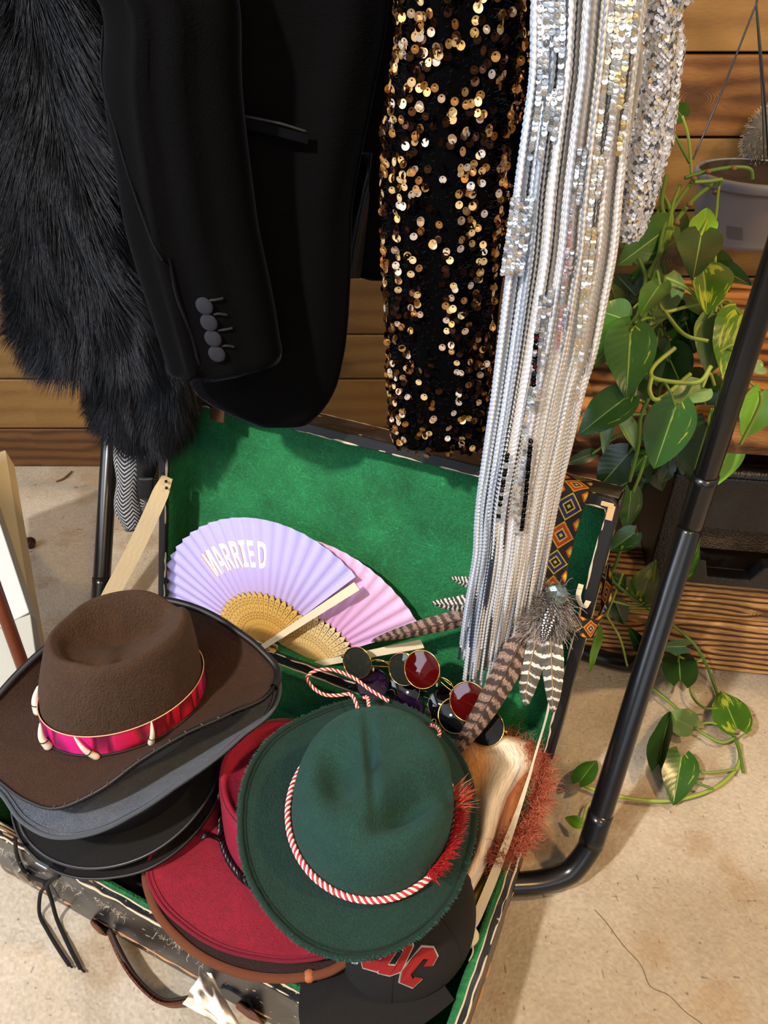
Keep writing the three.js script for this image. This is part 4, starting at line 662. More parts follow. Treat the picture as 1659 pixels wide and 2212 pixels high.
// --- brown cowboy hat with the tooth band
{
  const c = onY(272, 1512, 0.292), t = thing('brown_cowboy_hat', 'dark brown felt cowboy hat topping the left stack, pink croc band with teeth', 'hat', c);
  const H = Hat({ c, a: 0.103, b: 0.078, yaw: -0.42, h: 0.132, curl: 1.6, lean: [0.012, -0.006], prof: [[1, 0], [0.985, 0.2], [0.95, 0.5], [0.91, 0.78], [0.87, 0.94], [0.80, 1.0], [0.72, 0.97], [0.58, 0.86], [0.3, 0.76], [0, 0.74]],
    dents: [[292, 1340, 0.40, 0.62, 0.24, 0.038, 0], [258, 1395, 0.415, 0.07, 0.14, 0.012, 0.4], [196, 1408, 0.42, 0.12, 0.14, 0.012, 0], [340, 1300, 0.42, 0.12, 0.2, 0.006, 0.3]], pinch: [[Math.PI, 0.55, 0.10, 0.4, 1], [Math.PI - 0.75, 0.3, 0.07, 0.5, 1], [Math.PI + 0.75, 0.3, 0.07, 0.5, 1]],
    edge: [[600, 1450, .312], [574, 1505, .322], [500, 1540, .328], [400, 1585, .330], [300, 1645, .322], [200, 1715, .306], [120, 1746, .296], [60, 1730, .291], [0, 1688, .29], [-60, 1620, .29], [-60, 1560, .3], [0, 1500, .315], [100, 1400, .335], [200, 1335, .345], [330, 1296, .345], [430, 1316, .34], [505, 1358, .332], [562, 1402, .322]] });
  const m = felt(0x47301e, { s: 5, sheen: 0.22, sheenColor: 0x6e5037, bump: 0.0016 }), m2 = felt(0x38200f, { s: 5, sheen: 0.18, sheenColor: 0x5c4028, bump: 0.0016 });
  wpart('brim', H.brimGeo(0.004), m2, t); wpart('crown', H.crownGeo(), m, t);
  const far = (a0, a1, k0, rad) => tube(Array.from({ length: 60 }, (_, i) => H.brim(lerp(a0, a1, i / 59), 1)), rad, { seg: 160, sides: 8 });
  wpart('brim_binding', H.edgeTube((s) => 0.0022 + 0.0030 * smooth(0.42, 0.55, s)), plain(0x111012, 0.5), t, 'black leather brim binding');
  wpart('brim_binding', sheet(120, 3, (u, v) => H.brim(lerp(Math.PI * 0.98, Math.PI * 2.06, u), 0.95 + 0.055 * v).add(V(0, 0.0012, 0)), { th: 0.0008 }), plain(0x121114, 0.55), t, 'broad black binding of the far brim');
  const st = []; for (let i = 0; i < 12; i++) { const a = H.angle(100 + i * 34, 1748 - i * 16, 0.31); st.push(box(0.004, 0.0016, 0.0016).rotateY(-a).translate(...H.brim(a, 0.992).add(V(0, 0.0028, 0)).toArray())); }
  st.forEach((g) => wpart('stitch', g, plain(0x4a4038, 0.6), t));
  // crocodile-embossed band, magenta to red
  const cells = (u, v, n, m2_, s) => { const x = u * n, y = v * m2_; let d1 = 9, d2 = 9; for (let j = -1; j <= 1; j++) for (let i = -1; i <= 1; i++) { const ix = Math.floor(x) + i, iy = Math.floor(y) + j, wx = ((ix % n) + n) % n, px = ix + 0.2 + 0.6 * hash2(wx, iy, s), py = iy + 0.2 + 0.6 * hash2(wx, iy, s + 1), d = Math.hypot(px - x, py - y); if (d < d1) { d2 = d1; d1 = d; } else if (d < d2) d2 = d; } return d2 - d1; };
  const crocB = dataTex(1024, 128, (u, v) => { const big = smooth(0.5, 0.6, vnoise(u * 9, 0.5, 501, 9)), e = lerp(cells(u, v, 60, 5, 503), cells(u, v, 22, 3, 507), big), g = smooth(0.0, 0.22, e); return [g, g, g]; }, false);
  const crocC = dataTex(1024, 128, (u, v) => { const big = smooth(0.5, 0.6, vnoise(u * 9, 0.5, 501, 9)), e = lerp(cells(u, v, 60, 5, 503), cells(u, v, 22, 3, 507), big), g = 0.55 + 0.45 * smooth(0, 0.2, e), w = smooth(0.07, 0.2, u) * smooth(0.92, 0.65, u); const a = mix3(rgb(206, 24, 54), rgb(222, 30, 128), w); return [a[0] * g, a[1] * g, a[2] * g]; });
  const band = wpart('hat_band', H.band(0.002, 0.034, 0.0022), new THREE.MeshPhysicalMaterial({ map: crocC, bumpMap: crocB, bumpScale: 0.004, roughness: 0.55, clearcoat: 0.08, side: THREE.DoubleSide }), t, 'pink to red crocodile-embossed leather band');
  wpart('band_piping', tube(Array.from({ length: 120 }, (_, i) => H.on(i / 120 * Math.PI * 2, 0.0345, 0.0026)[0]), 0.0008, { seg: 240, sides: 5, closed: true }), plain(0xc9a27c, 0.7), band);
  wpart('band_piping', tube(Array.from({ length: 120 }, (_, i) => H.on(i / 120 * Math.PI * 2, 0.002, 0.0036)[0]), 0.0016, { seg: 240, sides: 5, closed: true }), plain(0x0c0b0c, 0.7), band);
  const ivory = new THREE.MeshPhysicalMaterial({ color: 0xe9e0cc, roughness: 0.3, clearcoat: 0.5 });
  for (const [x0, y0, x1, y1, w] of [[128, 1603, 129, 1540, 0.0055], [224, 1613, 178, 1566, 0.0042], [315, 1588, 296, 1527, 0.0042], [97, 1540, 102, 1484, 0.0065]]) {
    const a = H.angle(x0, y0, 0.293), b = H.angle(x1, y1, 0.33), [p, d] = H.on(a, 0.001, 0.006), [q] = H.on(b, 0.040, 0.0075), mid = p.clone().lerp(q, 0.5).addScaledVector(d, 0.004);
    const tooth = wpart('tooth', tube([p, mid, q], (s) => w * (s < 0.06 ? 0.7 + 4 * s : Math.pow(1 - s, 0.55) * 1.0 + 0.06), { seg: 20, sides: 12 }), ivory, band, 'ivory-coloured tooth tied to the band');
    const k = p.clone().lerp(q, 0.36).addScaledVector(d, 0.003), ax = q.clone().sub(p).normalize();
    wpart('binding', tube(Array.from({ length: 10 }, (_, i) => { const [x, , z] = look(ax, d); const an = i / 10 * 6.283; return k.clone().addScaledVector(x, Math.cos(an) * w * 0.95).addScaledVector(z, Math.sin(an) * w * 0.95); }), 0.0007, { seg: 30, sides: 5, closed: true }), plain(0x16120f, 0.7), tooth);
  }
  // black lace lying on the near brim
  wpart('lace', tube([[336, 1612], [380, 1598], [430, 1570], [485, 1548], [540, 1536], [575, 1530]].map(([x, y]) => { const a = H.angle(x, y, 0.322); return H.brim(a, 0.955).add(V(0, 0.003, 0)); }), 0.0014, { seg: 40, sides: 6 }), plain(0x0f0e0f, 0.5), t);
}
// --- orange-brown hat under the red one
{
  const t = thing('tan_bound_hat', 'dark brown hat with an orange-brown ribbon-bound brim under the crimson hat', 'hat', onY(560, 1840, 0.15));
  const H = Hat({ c: onY(590, 1820, 0.147), a: 0.098, b: 0.085, yaw: 0.9, h: 0.003, edge: [[316, 1872, .158], [330, 1950, .150], [392, 2032, .146], [480, 2088, .146], [560, 2110, .146], [640, 2112, .15], [725, 2092, .155], [810, 2010, .162], [850, 1850, .175], [780, 1650, .19], [600, 1560, .19], [400, 1720, .18]] });
  wpart('brim', H.brimGeo(0.003), felt(0x2e1a17), t); wpart('crown', H.crownGeo(), felt(0x2e1a17), t);
  wpart('ribbon_binding', H.edgeTube(0.0052), new THREE.MeshStandardMaterial({ color: 0x9c5530, roughness: 0.75, bumpMap: rep(feltBump, 3, 90), bumpScale: 0.0015 }), t, 'orange-brown grosgrain binding');
  const a = H.angle(668, 2106, 0.15); wpart('ribbon_joint', new THREE.SphereGeometry(0.0075, 10, 8).scale(1, 0.8, 1).translate(...H.brim(a, 0.995).toArray()), new THREE.MeshStandardMaterial({ color: 0xa35c36, roughness: 0.75 }), t);
}
// --- crimson cowboy hat
{
  const c = onY(630, 1785, 0.16), t = thing('crimson_hat', 'crimson suede-look cowboy hat with black braided cord between the stack and the green hat', 'hat', c);
  const H = Hat({ c, a: 0.098, b: 0.084, yaw: 0.95, h: 0.092, lean: [-0.004, -0.012], prof: [[1, 0], [0.985, 0.3], [0.955, 0.65], [0.93, 0.93], [0.90, 1.0], [0.84, 1.0], [0.76, 0.90], [0.4, 0.74], [0, 0.72]], dents: [],
    edge: [[320, 1868, .172], [336, 1935, .166], [402, 2005, .161], [480, 2050, .161], [560, 2070, .165], [640, 2076, .17], [720, 2060, .176], [800, 1995, .18], [835, 1850, .19], [790, 1650, .2], [620, 1560, .205], [470, 1640, .2], [395, 1740, .19]] });
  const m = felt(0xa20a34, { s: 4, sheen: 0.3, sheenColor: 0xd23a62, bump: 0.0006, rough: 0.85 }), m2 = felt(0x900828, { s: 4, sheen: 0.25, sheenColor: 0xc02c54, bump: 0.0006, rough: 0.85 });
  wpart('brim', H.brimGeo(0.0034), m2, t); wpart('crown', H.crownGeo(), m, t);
  wpart('brim_edge', H.edgeTube(0.0022), m, t); wpart('stitching', H.edgeTube(0.0007, 0.945, 0.0012), plain(0x6d0a28, 0.8), t);
  wpart('stitching', tube(Array.from({ length: 100 }, (_, i) => H.crown(i / 100 * 6.2832, 0.475).add(V(0, 0.0008, 0))), 0.0009, { seg: 300, sides: 5, closed: true }), plain(0x6a0a26, 0.8), t);
  const cord = new THREE.MeshPhysicalMaterial({ color: 0x0c0c10, roughness: 0.35, sheen: 0.4 });
  for (let k = 0; k < 3; k++) wpart('cord', tube(Array.from({ length: 160 }, (_, i) => { const a = i / 160 * 6.2832, ph = a * 26 + k * 2.094, [p, d] = H.on(a, 0.007 + 0.0030 * Math.sin(ph), 0.004 + 0.0022 * Math.cos(ph)); return p; }), 0.0026, { seg: 480, sides: 6, closed: true }), cord, t, 'black braided cord strand');
  const a = H.angle(452, 1812, 0.185); const [kp, kd] = H.on(a, 0.012, 0.006);
  for (const dy of [0, 0.004]) wpart('cord_end', tube([kp, kp.clone().addScaledVector(kd, 0.01).add(V(0, 0.006 + dy, -0.004)), onY(444, 1806 - dy * 900, 0.20), onY(438, 1812, 0.196)], 0.0027, { seg: 20, sides: 8 }), cord, t);
  const [ep, ed] = H.on(H.angle(474, 1724, 0.235), 0.066, 0.001), [ex, ey, ez] = look(V(0, 1, 0), ed);
  wpart('eyelet', new THREE.TorusGeometry(0.0042, 0.0014, 8, 20).applyMatrix4(basis(ex, ey, ez, ep)), plain(0x5c4a40, 0.35, 0.9), t);
}
// --- black baseball cap with red letters
{
  const c = onY(878, 1992, 0.135), t = thing('baseball_cap', 'black baseball cap with raised red letters in the near corner of the case', 'cap', c);
  const fw = V(-0.62, 0, 0.785).normalize(), sd = V(fw.z, 0, -fw.x), black = felt(0x0a0a0b, { s: 9, sheen: 0.15, sheenColor: 0x2a2a2e, bump: 0.0006 });
  const R = [0.094, 0.080], hgt = 0.088;
  const dome = (a, s) => { const ph = s * Math.PI / 2, k = Math.pow(Math.cos(ph), 0.75); return c.clone().addScaledVector(fw, Math.cos(a) * R[0] * k).addScaledVector(sd, Math.sin(a) * R[1] * k).add(V(0, hgt * Math.pow(Math.sin(ph), 0.9), 0)); };
  wpart('crown', sheet(80, 36, (u, v) => dome(u * Math.PI * 2, v), { wrapU: true, su: 0.6, sv: 0.15 }), black, t);
  for (let i = 0; i < 6; i++) wpart('seam', tube(Array.from({ length: 14 }, (_, k) => dome(i * Math.PI / 3 + 0.5236 + 0.0, k / 14)), 0.0009, { seg: 30, sides: 5 }), black, t);
  wpart('visor', sheet(48, 16, (u, v) => { const a = lerp(-1.25, 1.25, u), k = 1 + v * 0.80 * Math.pow(Math.cos(a * 1.2), 0.8); const p = dome(a, 0); return c.clone().addScaledVector(fw, Math.cos(a) * R[0] * k).addScaledVector(sd, Math.sin(a) * R[1] * (1 + 0.2 * v)).add(V(0, 0.002 - 0.012 * Math.sin(a) ** 2 * v + 0.004 * v, 0)); }, { th: 0.004, su: 0.2, sv: 0.07 }), felt(0x0c0c0d, { s: 9, sheen: 0.15, sheenColor: 0x2a2a2e, bump: 0.0006 }), t);
  for (let k = 1; k <= 6; k++) wpart('visor_stitching', tube(Array.from({ length: 30 }, (_, i) => { const u = 0.04 + 0.92 * i / 29, v = k / 7.2, a = lerp(-1.25, 1.25, u), q = 1 + v * 0.80 * Math.pow(Math.cos(a * 1.2), 0.8); return c.clone().addScaledVector(fw, Math.cos(a) * R[0] * q).addScaledVector(sd, Math.sin(a) * R[1] * (1 + 0.2 * v)).add(V(0, 0.0026 - 0.012 * Math.sin(a) ** 2 * v + 0.004 * v, 0)); }), 0.0007, { seg: 60, sides: 4 }), plain(0x17171a, 0.9), t);
  // letters: outlines in millimetres, set on the dome
  const L = { D: [[[-11, -18], [-4, -23], [5, -17], [11, -8], [11, 17], [4, 23], [-11, 19]], [[-3.6, -12], [3.6, -7], [3.6, 10], [-3.6, 12]]], C: [[[-11, -14], [-3, -22], [11, -17], [11, -6], [4, -9], [4, -12], [-3, -10], [-3, 10], [3.5, 13], [3.5, 5], [11, 9], [11, 18], [2, 23], [-11, 16]], null], A: [[[-11, -22], [-4, -20], [-4, -6], [4, -4], [4, -18], [11, -16], [11, 14], [0, 23], [-11, 14]], null] };
  const place = (pts, ca, cs, off) => pts.map(([x, y]) => { const a = ca + x * 0.00098 / R[1], s = clamp(cs + y * 0.00112 / 0.125, 0.02, 0.9); return [a, s]; });
  const onDome = (px, py) => { let best = [0, 0.5], bd = 1e9; for (let a = -1.6; a < 2.2; a += 0.02) for (let q = 0.03; q < 0.95; q += 0.01) { const p = dome(a, q), d = depthOf(p), x = 830 + FOCAL * p.x / d, y = 1106 + FOCAL * ((EYE.y - p.y) * Math.cos(PITCH) + p.z * Math.sin(PITCH)) / d, e = (x - px) ** 2 + (y - py) ** 2; if (e < bd) { bd = e; best = [a, q]; } } return best; };
  const letter = (k, lx, ly, grow, off, mat, label) => {
    const [ca, cs] = onDome(lx, ly), [a2, s2] = onDome(lx + 34, ly + 17), rot = Math.atan2((s2 - cs) * 0.125, (a2 - ca) * R[1] * Math.cos(cs * 1.2)), cr = Math.cos(rot), sr = Math.sin(rot);
    const shp = new THREE.Shape(L[k][0].map(([x, y]) => new THREE.Vector2(x * grow, y * (1 + (grow - 1) * 0.6)))); if (L[k][1]) shp.holes.push(new THREE.Path(L[k][1].map(([x, y]) => new THREE.Vector2(x * (2 - grow), y * (2 - grow))).reverse()));
    let g = new THREE.ExtrudeGeometry(shp, { depth: 1.2, bevelEnabled: true, bevelSize: 0.5, bevelThickness: 0.5, bevelSegments: 2, steps: 1 });
    const p = g.attributes.position; for (let i = 0; i < p.count; i++) { const X = p.getX(i) * cr - p.getY(i) * sr, Y = p.getX(i) * sr + p.getY(i) * cr, [[a, s]] = place([[X / Math.cos(cs * 1.2), Y]], ca, cs), q = dome(a, s), n = q.clone().sub(c).setY((q.y - c.y) * 0.9 + 0.02).normalize(); q.addScaledVector(n, off + p.getZ(i) * 0.001); p.setXYZ(i, q.x, q.y, q.z); }
    g.computeVertexNormals(); return wpart('letter', g, mat, t, label);
  };
  const red = felt(0xd01818, { s: 20, sheen: 0.4, sheenColor: 0xff5040, bump: 0.001 }), white = felt(0xf0ece6, { s: 20 });
  for (const [k, x, y] of [['A', 762, 2034], ['C', 810, 2050], ['D', 858, 2068], ['C', 904, 2090]]) { letter(k, x, y, 1.14, 0.0002, white, 'white outline of a raised letter'); letter(k, x, y, 0.98, 0.0012, red, 'red raised letter'); }
}
// --- green felt hat
{
  const c = onY(802, 1752, 0.268), t = thing('green_felt_hat', 'dark green felt hat with red and white twisted cord and a red feather tuft', 'hat', c);
  const H = Hat({ c, a: 0.104, b: 0.094, yaw: -1.66, h: 0.092, lean: [0.008, 0.0], curl: 1.3, prof: [[1, 0], [0.99, 0.25], [0.97, 0.5], [0.92, 0.75], [0.83, 0.92], [0.66, 1.02], [0.3, 1.06], [0, 1.06]],
    dents: [[738, 1676, 0.355, 0.32, 0.24, 0.036, 0], [885, 1738, 0.345, 0.19, 0.44, 0.052, -0.45], [802, 1640, 0.36, 0.5, 0.07, 0.014, 0], [985, 1700, 0.33, 0.2, 0.3, 0.03, 0]],
    edge: [[519, 1790, .282], [529, 1692, .288], [580, 1603, .278], [680, 1542, .258], [790, 1512, .242], [880, 1530, .232], [962, 1590, .232], [1010, 1668, .240], [1026, 1750, .248], [1012, 1850, .252], [972, 1948, .256], [900, 2022, .262], [820, 2062, .267], [740, 2069, .272], [660, 2042, .276], [592, 1982, .28], [541, 1900, .282]] });
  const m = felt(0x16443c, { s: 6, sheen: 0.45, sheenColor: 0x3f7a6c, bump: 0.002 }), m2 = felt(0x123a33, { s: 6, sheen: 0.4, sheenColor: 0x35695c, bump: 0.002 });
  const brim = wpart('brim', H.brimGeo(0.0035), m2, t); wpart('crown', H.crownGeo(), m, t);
  wpart('brim_edge', H.edgeTube((s) => 0.0030 + 0.0006 * vnoise(s * 200, 0, 601)), m, t); wpart('brim_fold', H.edgeTube(0.0010, 0.90, 0.0006), m2, t);
  const rg = rngOf(602), M = [], inv = t.matrixWorld.clone().invert(), fz = tube([V(0, 0, 0), V(0.1, 0.5, 0.1), V(-0.1, 1, 0)], (s) => 0.09 * (1 - s * 0.7), { seg: 4, sides: 4 });
  for (let i = 0; i < 2600; i++) { const a = rg() * 6.2832, p = H.brim(a, 1.0), o = H.brim(a, 0.9), d = p.clone().sub(o).normalize().add(V((rg() - 0.5) * 1.6, (rg() - 0.3) * 1.4, (rg() - 0.5) * 1.6)), [x, y, z] = look(d, V(0.1, 1, 0.2)), L = 0.0025 + 0.0035 * rg(); M.push(basis(x.multiplyScalar(L), y.multiplyScalar(L), z.multiplyScalar(L), p.add(V(0, 0.001, 0))).premultiply(inv)); }
  copies('felt_fuzz', fz, plain(0x2a5a4e, 0.95), brim, M);
  const redC = plain(0xc0202c, 0.7), whiteC = plain(0xf0e6d8, 0.7);
  // twisted cord of one red and one white strand round any path
  const twist = (P, n, r, turns, closed, parent) => { for (let k = 0; k < 4; k++) { const curve = new THREE.CatmullRomCurve3(P, closed), fr = curve.computeFrenetFrames(n, closed), pts = []; for (let i = 0; i < n + (closed ? 0 : 1); i++) { const a = i / n * turns * 6.2832 + k * Math.PI / 2, p = curve.getPointAt(i / n); pts.push(p.addScaledVector(fr.normals[i], Math.cos(a) * r).addScaledVector(fr.binormals[i], Math.sin(a) * r)); } wpart('cord', tube(pts, r * 0.85, { seg: n * 2, sides: 6, closed }), k % 2 ? whiteC : redC, parent, k % 2 ? 'white strand of the twisted cord' : 'red strand of the twisted cord'); } };
  twist(Array.from({ length: 60 }, (_, i) => H.on(i / 60 * 6.2832, 0.010, 0.0042)[0]), 420, 0.0021, 46, true, t);
  const loop = [[778, 1560, .262], [770, 1520, .272], [757, 1500, .268], [730, 1502, .262], [700, 1500, .255], [672, 1480, .25], [664, 1462, .25], [680, 1450, .25], [712, 1446, .25], [760, 1462, .25], [800, 1490, .25], [840, 1515, .245]].map(([x, y, h]) => onY(x, y, h));
  twist(loop, 220, 0.0014, 17, false, t);
  twist([[797, 1552, .27], [797, 1525, .275], [793, 1506, .272], [786, 1508, .268]].map(([x, y, h]) => onY(x, y, h)), 60, 0.0014, 4, false, t);
  twist([[930, 1566, .26], [942, 1570, .262], [950, 1582, .262], [948, 1590, .26]].map(([x, y, h]) => onY(x, y, h)), 40, 0.0014, 3, false, t);
  // red feather tuft
  const FM = [], FC = [], blade = tube([V(0, 0, 0), V(0.04, 0.5, 0.06), V(0.1, 1, 0.2)], (s) => 0.03 * (1 - s * 0.85), { seg: 5, sides: 4 });
  for (let i = 0; i < 620; i++) { const s = Math.pow(rg(), 1.1), a = H.angle(lerp(905, 985, s), lerp(1892, 1730, s), 0.262), [p, d] = H.on(a, 0.012 + 0.012 * rg(), 0.003), T = onY(lerp(930, 992, s), lerp(1868, 1690, s), 0.275).sub(onY(lerp(905, 985, s), lerp(1892, 1730, s), 0.262)); const dir = V(0, 0, 0).addScaledVector(d, 0.8).add(V((rg() - 0.5) * 0.8, 0.45 + (rg() - 0.5) * 0.8, (rg() - 0.7) * 0.9)), [x, y, z] = look(dir, V(0, 1, 0.1)), L = s < 0.72 ? 0.010 + 0.011 * rg() : 0.012 + 0.02 * rg(); if (s > 0.72 && rg() < 0.55) continue; const w = L * 0.9; FM.push(basis(x.multiplyScalar(w), y.multiplyScalar(L), z.multiplyScalar(w), p).premultiply(inv)); FC.push(new THREE.Color(s < 0.72 ? [0xb8101a, 0x980c14, 0xcc2028][i % 3] : [0x8a5a3c, 0xb06a48, 0xd8141c][i % 3])); }
  copies('feather_tuft', blade, plain(0xffffff, 0.7), t, FM, FC);
}
// ---------------------------------------------------------------- hand fans leaning in the lid
const bambooHoles = (tone) => canvasTex(64, 512, (c, w, h) => {
  const g = c.createLinearGradient(0, 0, 0, h); g.addColorStop(0, tone[0]); g.addColorStop(1, tone[1]); c.fillStyle = g; c.fillRect(0, 0, w, h);
  const r = rngOf(91); for (let i = 0; i < 90; i++) { c.fillStyle = `rgba(120,80,20,${0.05 * r()})`; c.fillRect(r() * w, 0, 1 + r(), h); }
  c.fillStyle = 'rgba(84,50,10,0.75)'; c.fillRect(0, 0, 4, h); c.fillRect(w - 4, 0, 4, h); c.fillStyle = '#3a2408'; const dot = (x, y, a, b) => { c.beginPath(); c.ellipse(x, y, a, b, 0, 0, 7); c.fill(); };
  for (const y of [70, 190]) for (let k = 0; k < 6; k++) dot(32 + 13 * Math.cos(k * 1.047), y + 26 * Math.sin(k * 1.047), 3.4, 7); dot(32, 130, 4, 7); dot(32, 262, 3.4, 7); dot(32, 300, 2.5, 6);
});
function makeFan(t, pivot, off, r1, a0, a1, nr, leafTex, leafBack, stickTone, rin, guardAt) {
  const M = new THREE.Matrix4().makeBasis(SX, LU, LN).setPosition(pivot);
  t.updateMatrixWorld(true); const inv = t.matrixWorld.clone().invert().multiply(M), rad = Math.PI / 180;
  // leaf: pleated sheet between inner and outer radius
  const N = Math.round(nr * 2.2), leaf = sheet(N * 2, 10, (u, v) => { const a = lerp(a0, a1, u) * rad, k = u * N, pl = Math.abs((k / 2 - Math.floor(k / 2)) * 2 - 1), r = lerp(rin - 0.006, r1, v) * (1 + 0.012 * (pl - 0.5) * v); return V(Math.cos(a) * r, Math.sin(a) * r, off + 0.0065 * (pl - 0.5) * (0.35 + 0.65 * v) + 0.010 * Math.sin(u * Math.PI)); }, { th: 0.0006, su: 1, sv: 1 });
  leaf.applyMatrix4(inv); part('fan_leaf', leaf, leafTex, t);
  const tex = new THREE.MeshStandardMaterial({ map: bambooHoles(stickTone), roughness: 0.5, side: THREE.DoubleSide });
  for (let i = 0; i < nr; i++) {
    const a = lerp(a0 + 2, a1 - 2, (i + 0.5) / nr) * rad, wid = Math.abs(a1 - a0) * rad * rin / nr * 0.49;
    const g = sheet(6, 16, (u, v) => { const r = lerp(-0.018, rin, v), w = wid * (r < 0 ? 0.5 : 0.16 + 0.84 * Math.pow(clamp(r / rin), 0.9)) * (v > 0.94 ? Math.sqrt(Math.max(0.06, 1 - ((v - 0.94) / 0.062) ** 2)) : 1); const x = (u - 0.5) * 2 * w; return V(Math.cos(a) * r - Math.sin(a) * x, Math.sin(a) * r + Math.cos(a) * x, off + 0.004 + 0.0004 * i * (1 - v) - 0.0002 * (i % 2) + 0.10 * x + 0.008 * Math.sin((i + 0.5) / nr * Math.PI) * v); }, { th: 0.0009 });
    const uv = g.attributes.uv; for (let k = 0; k < uv.count; k++) uv.setY(k, uv.getY(k));
    g.applyMatrix4(inv); part('rib', g, tex, t);
  }
  const guard = (a, z) => { const g = sheet(3, 14, (u, v) => { const r = lerp(-0.02, r1 * 1.005, v), w = lerp(0.0045, 0.0072, v), x = (u - 0.5) * 2 * w; return V(Math.cos(a) * r - Math.sin(a) * x, Math.sin(a) * r + Math.cos(a) * x, off + z); }, { th: 0.0022 }); g.applyMatrix4(inv); part('guard', g, new THREE.MeshStandardMaterial({ color: 0xeadfbe, roughness: 0.45, side: THREE.DoubleSide }), t, 'pale bamboo guard stick'); };
  guard(guardAt[0] * rad, 0.013); guard(guardAt[1] * rad, 0.001);
  const gb = new THREE.CylinderGeometry(0.0032, 0.0032, 0.014, 14).rotateX(Math.PI / 2).translate(0, 0, off + 0.008).applyMatrix4(inv); part('pivot_pin', gb, plain(0xd9c08c, 0.4), t);
  const hd = sheet(10, 6, (u, v) => { const a = lerp(a0, a1, u) * rad + Math.PI, r = lerp(0.002, 0.021, v); return V(Math.cos(a) * r, Math.sin(a) * r * 0.9, off + 0.009 + 0.003 * Math.sin(u * 40)); }, { th: 0.003 }); hd.applyMatrix4(inv); part('rib_heads', hd, plain(0xcfa45c, 0.5), t);
}
{
  // purple leaf with the word printed round the arc (polar texture: x along the arc, y along the radius)
  const ang = [176, 36];
  const purple = canvasTex(2048, 1024, (c, w, h) => {
    const g = c.createLinearGradient(0, 0, 0, h); g.addColorStop(0, '#b9b4f2'); g.addColorStop(0.55, '#bdb2ee'); g.addColorStop(1, '#b9a4d4'); c.fillStyle = g; c.fillRect(0, 0, w, h);
    const r = rngOf(93); for (let i = 0; i < 240; i++) { c.fillStyle = `rgba(255,255,255,${0.05 * r()})`; c.fillRect(r() * w, 0, 2 + 3 * r(), h); }
    const word = 'MARRIED', start = 0.33, end = 0.635;
    for (let i = 0; i < 7; i++) {
      const u = lerp(start, end, [0.0, 0.19, 0.35, 0.52, 0.67, 0.80, 0.985][i]);
      for (const [dx, col] of [[-7, '#c08a62'], [0, '#f6f3f2']]) { c.save(); c.translate(u * w + dx, h * 0.47); c.scale(0.72, 2.6); c.fillStyle = col; c.font = 'bold 190px sans-serif'; c.textAlign = 'center'; c.textBaseline = 'middle'; c.fillText(word[i], 0, 0); c.strokeStyle = col; c.lineWidth = 3; c.strokeText(word[i], 0, 0); c.restore(); }
    }
  });
  const pink = canvasTex(512, 256, (c, w, h) => { const g = c.createLinearGradient(0, 0, 0, h); g.addColorStop(0, '#e9bfe2'); g.addColorStop(1, '#d9a6dc'); c.fillStyle = g; c.fillRect(0, 0, w, h); });
  for (const x of [purple, pink]) x.wrapS = x.wrapT = THREE.ClampToEdgeWrapping;
  const P1 = onLid(580, 1388, -0.006), P2 = onLid(662, 1432, -0.026);
  const f2 = thing('hand_fan', 'pink folding hand fan with pale bamboo ribs, behind the lilac fan', 'fan', P2, 0, 'hand fans leaning in the case lid');
  makeFan(f2, P2, 0, 0.232, 150, 36, 19, new THREE.MeshPhysicalMaterial({ map: pink, roughness: 0.7, sheen: 0.3, side: THREE.DoubleSide }), null, ['#f2e2b4', '#d9a850'], 0.105, [31, 152]);
  const f1 = thing('hand_fan', 'lilac folding hand fan lettered MARRIED with golden bamboo ribs', 'fan', P1, 0, 'hand fans leaning in the case lid');
  makeFan(f1, P1, 0, 0.224, 176, 50, 19, new THREE.MeshPhysicalMaterial({ map: purple, roughness: 0.7, sheen: 0.3, side: THREE.DoubleSide }), null, ['#d8b265', '#c88f35'], 0.098, [47, 177]);
}

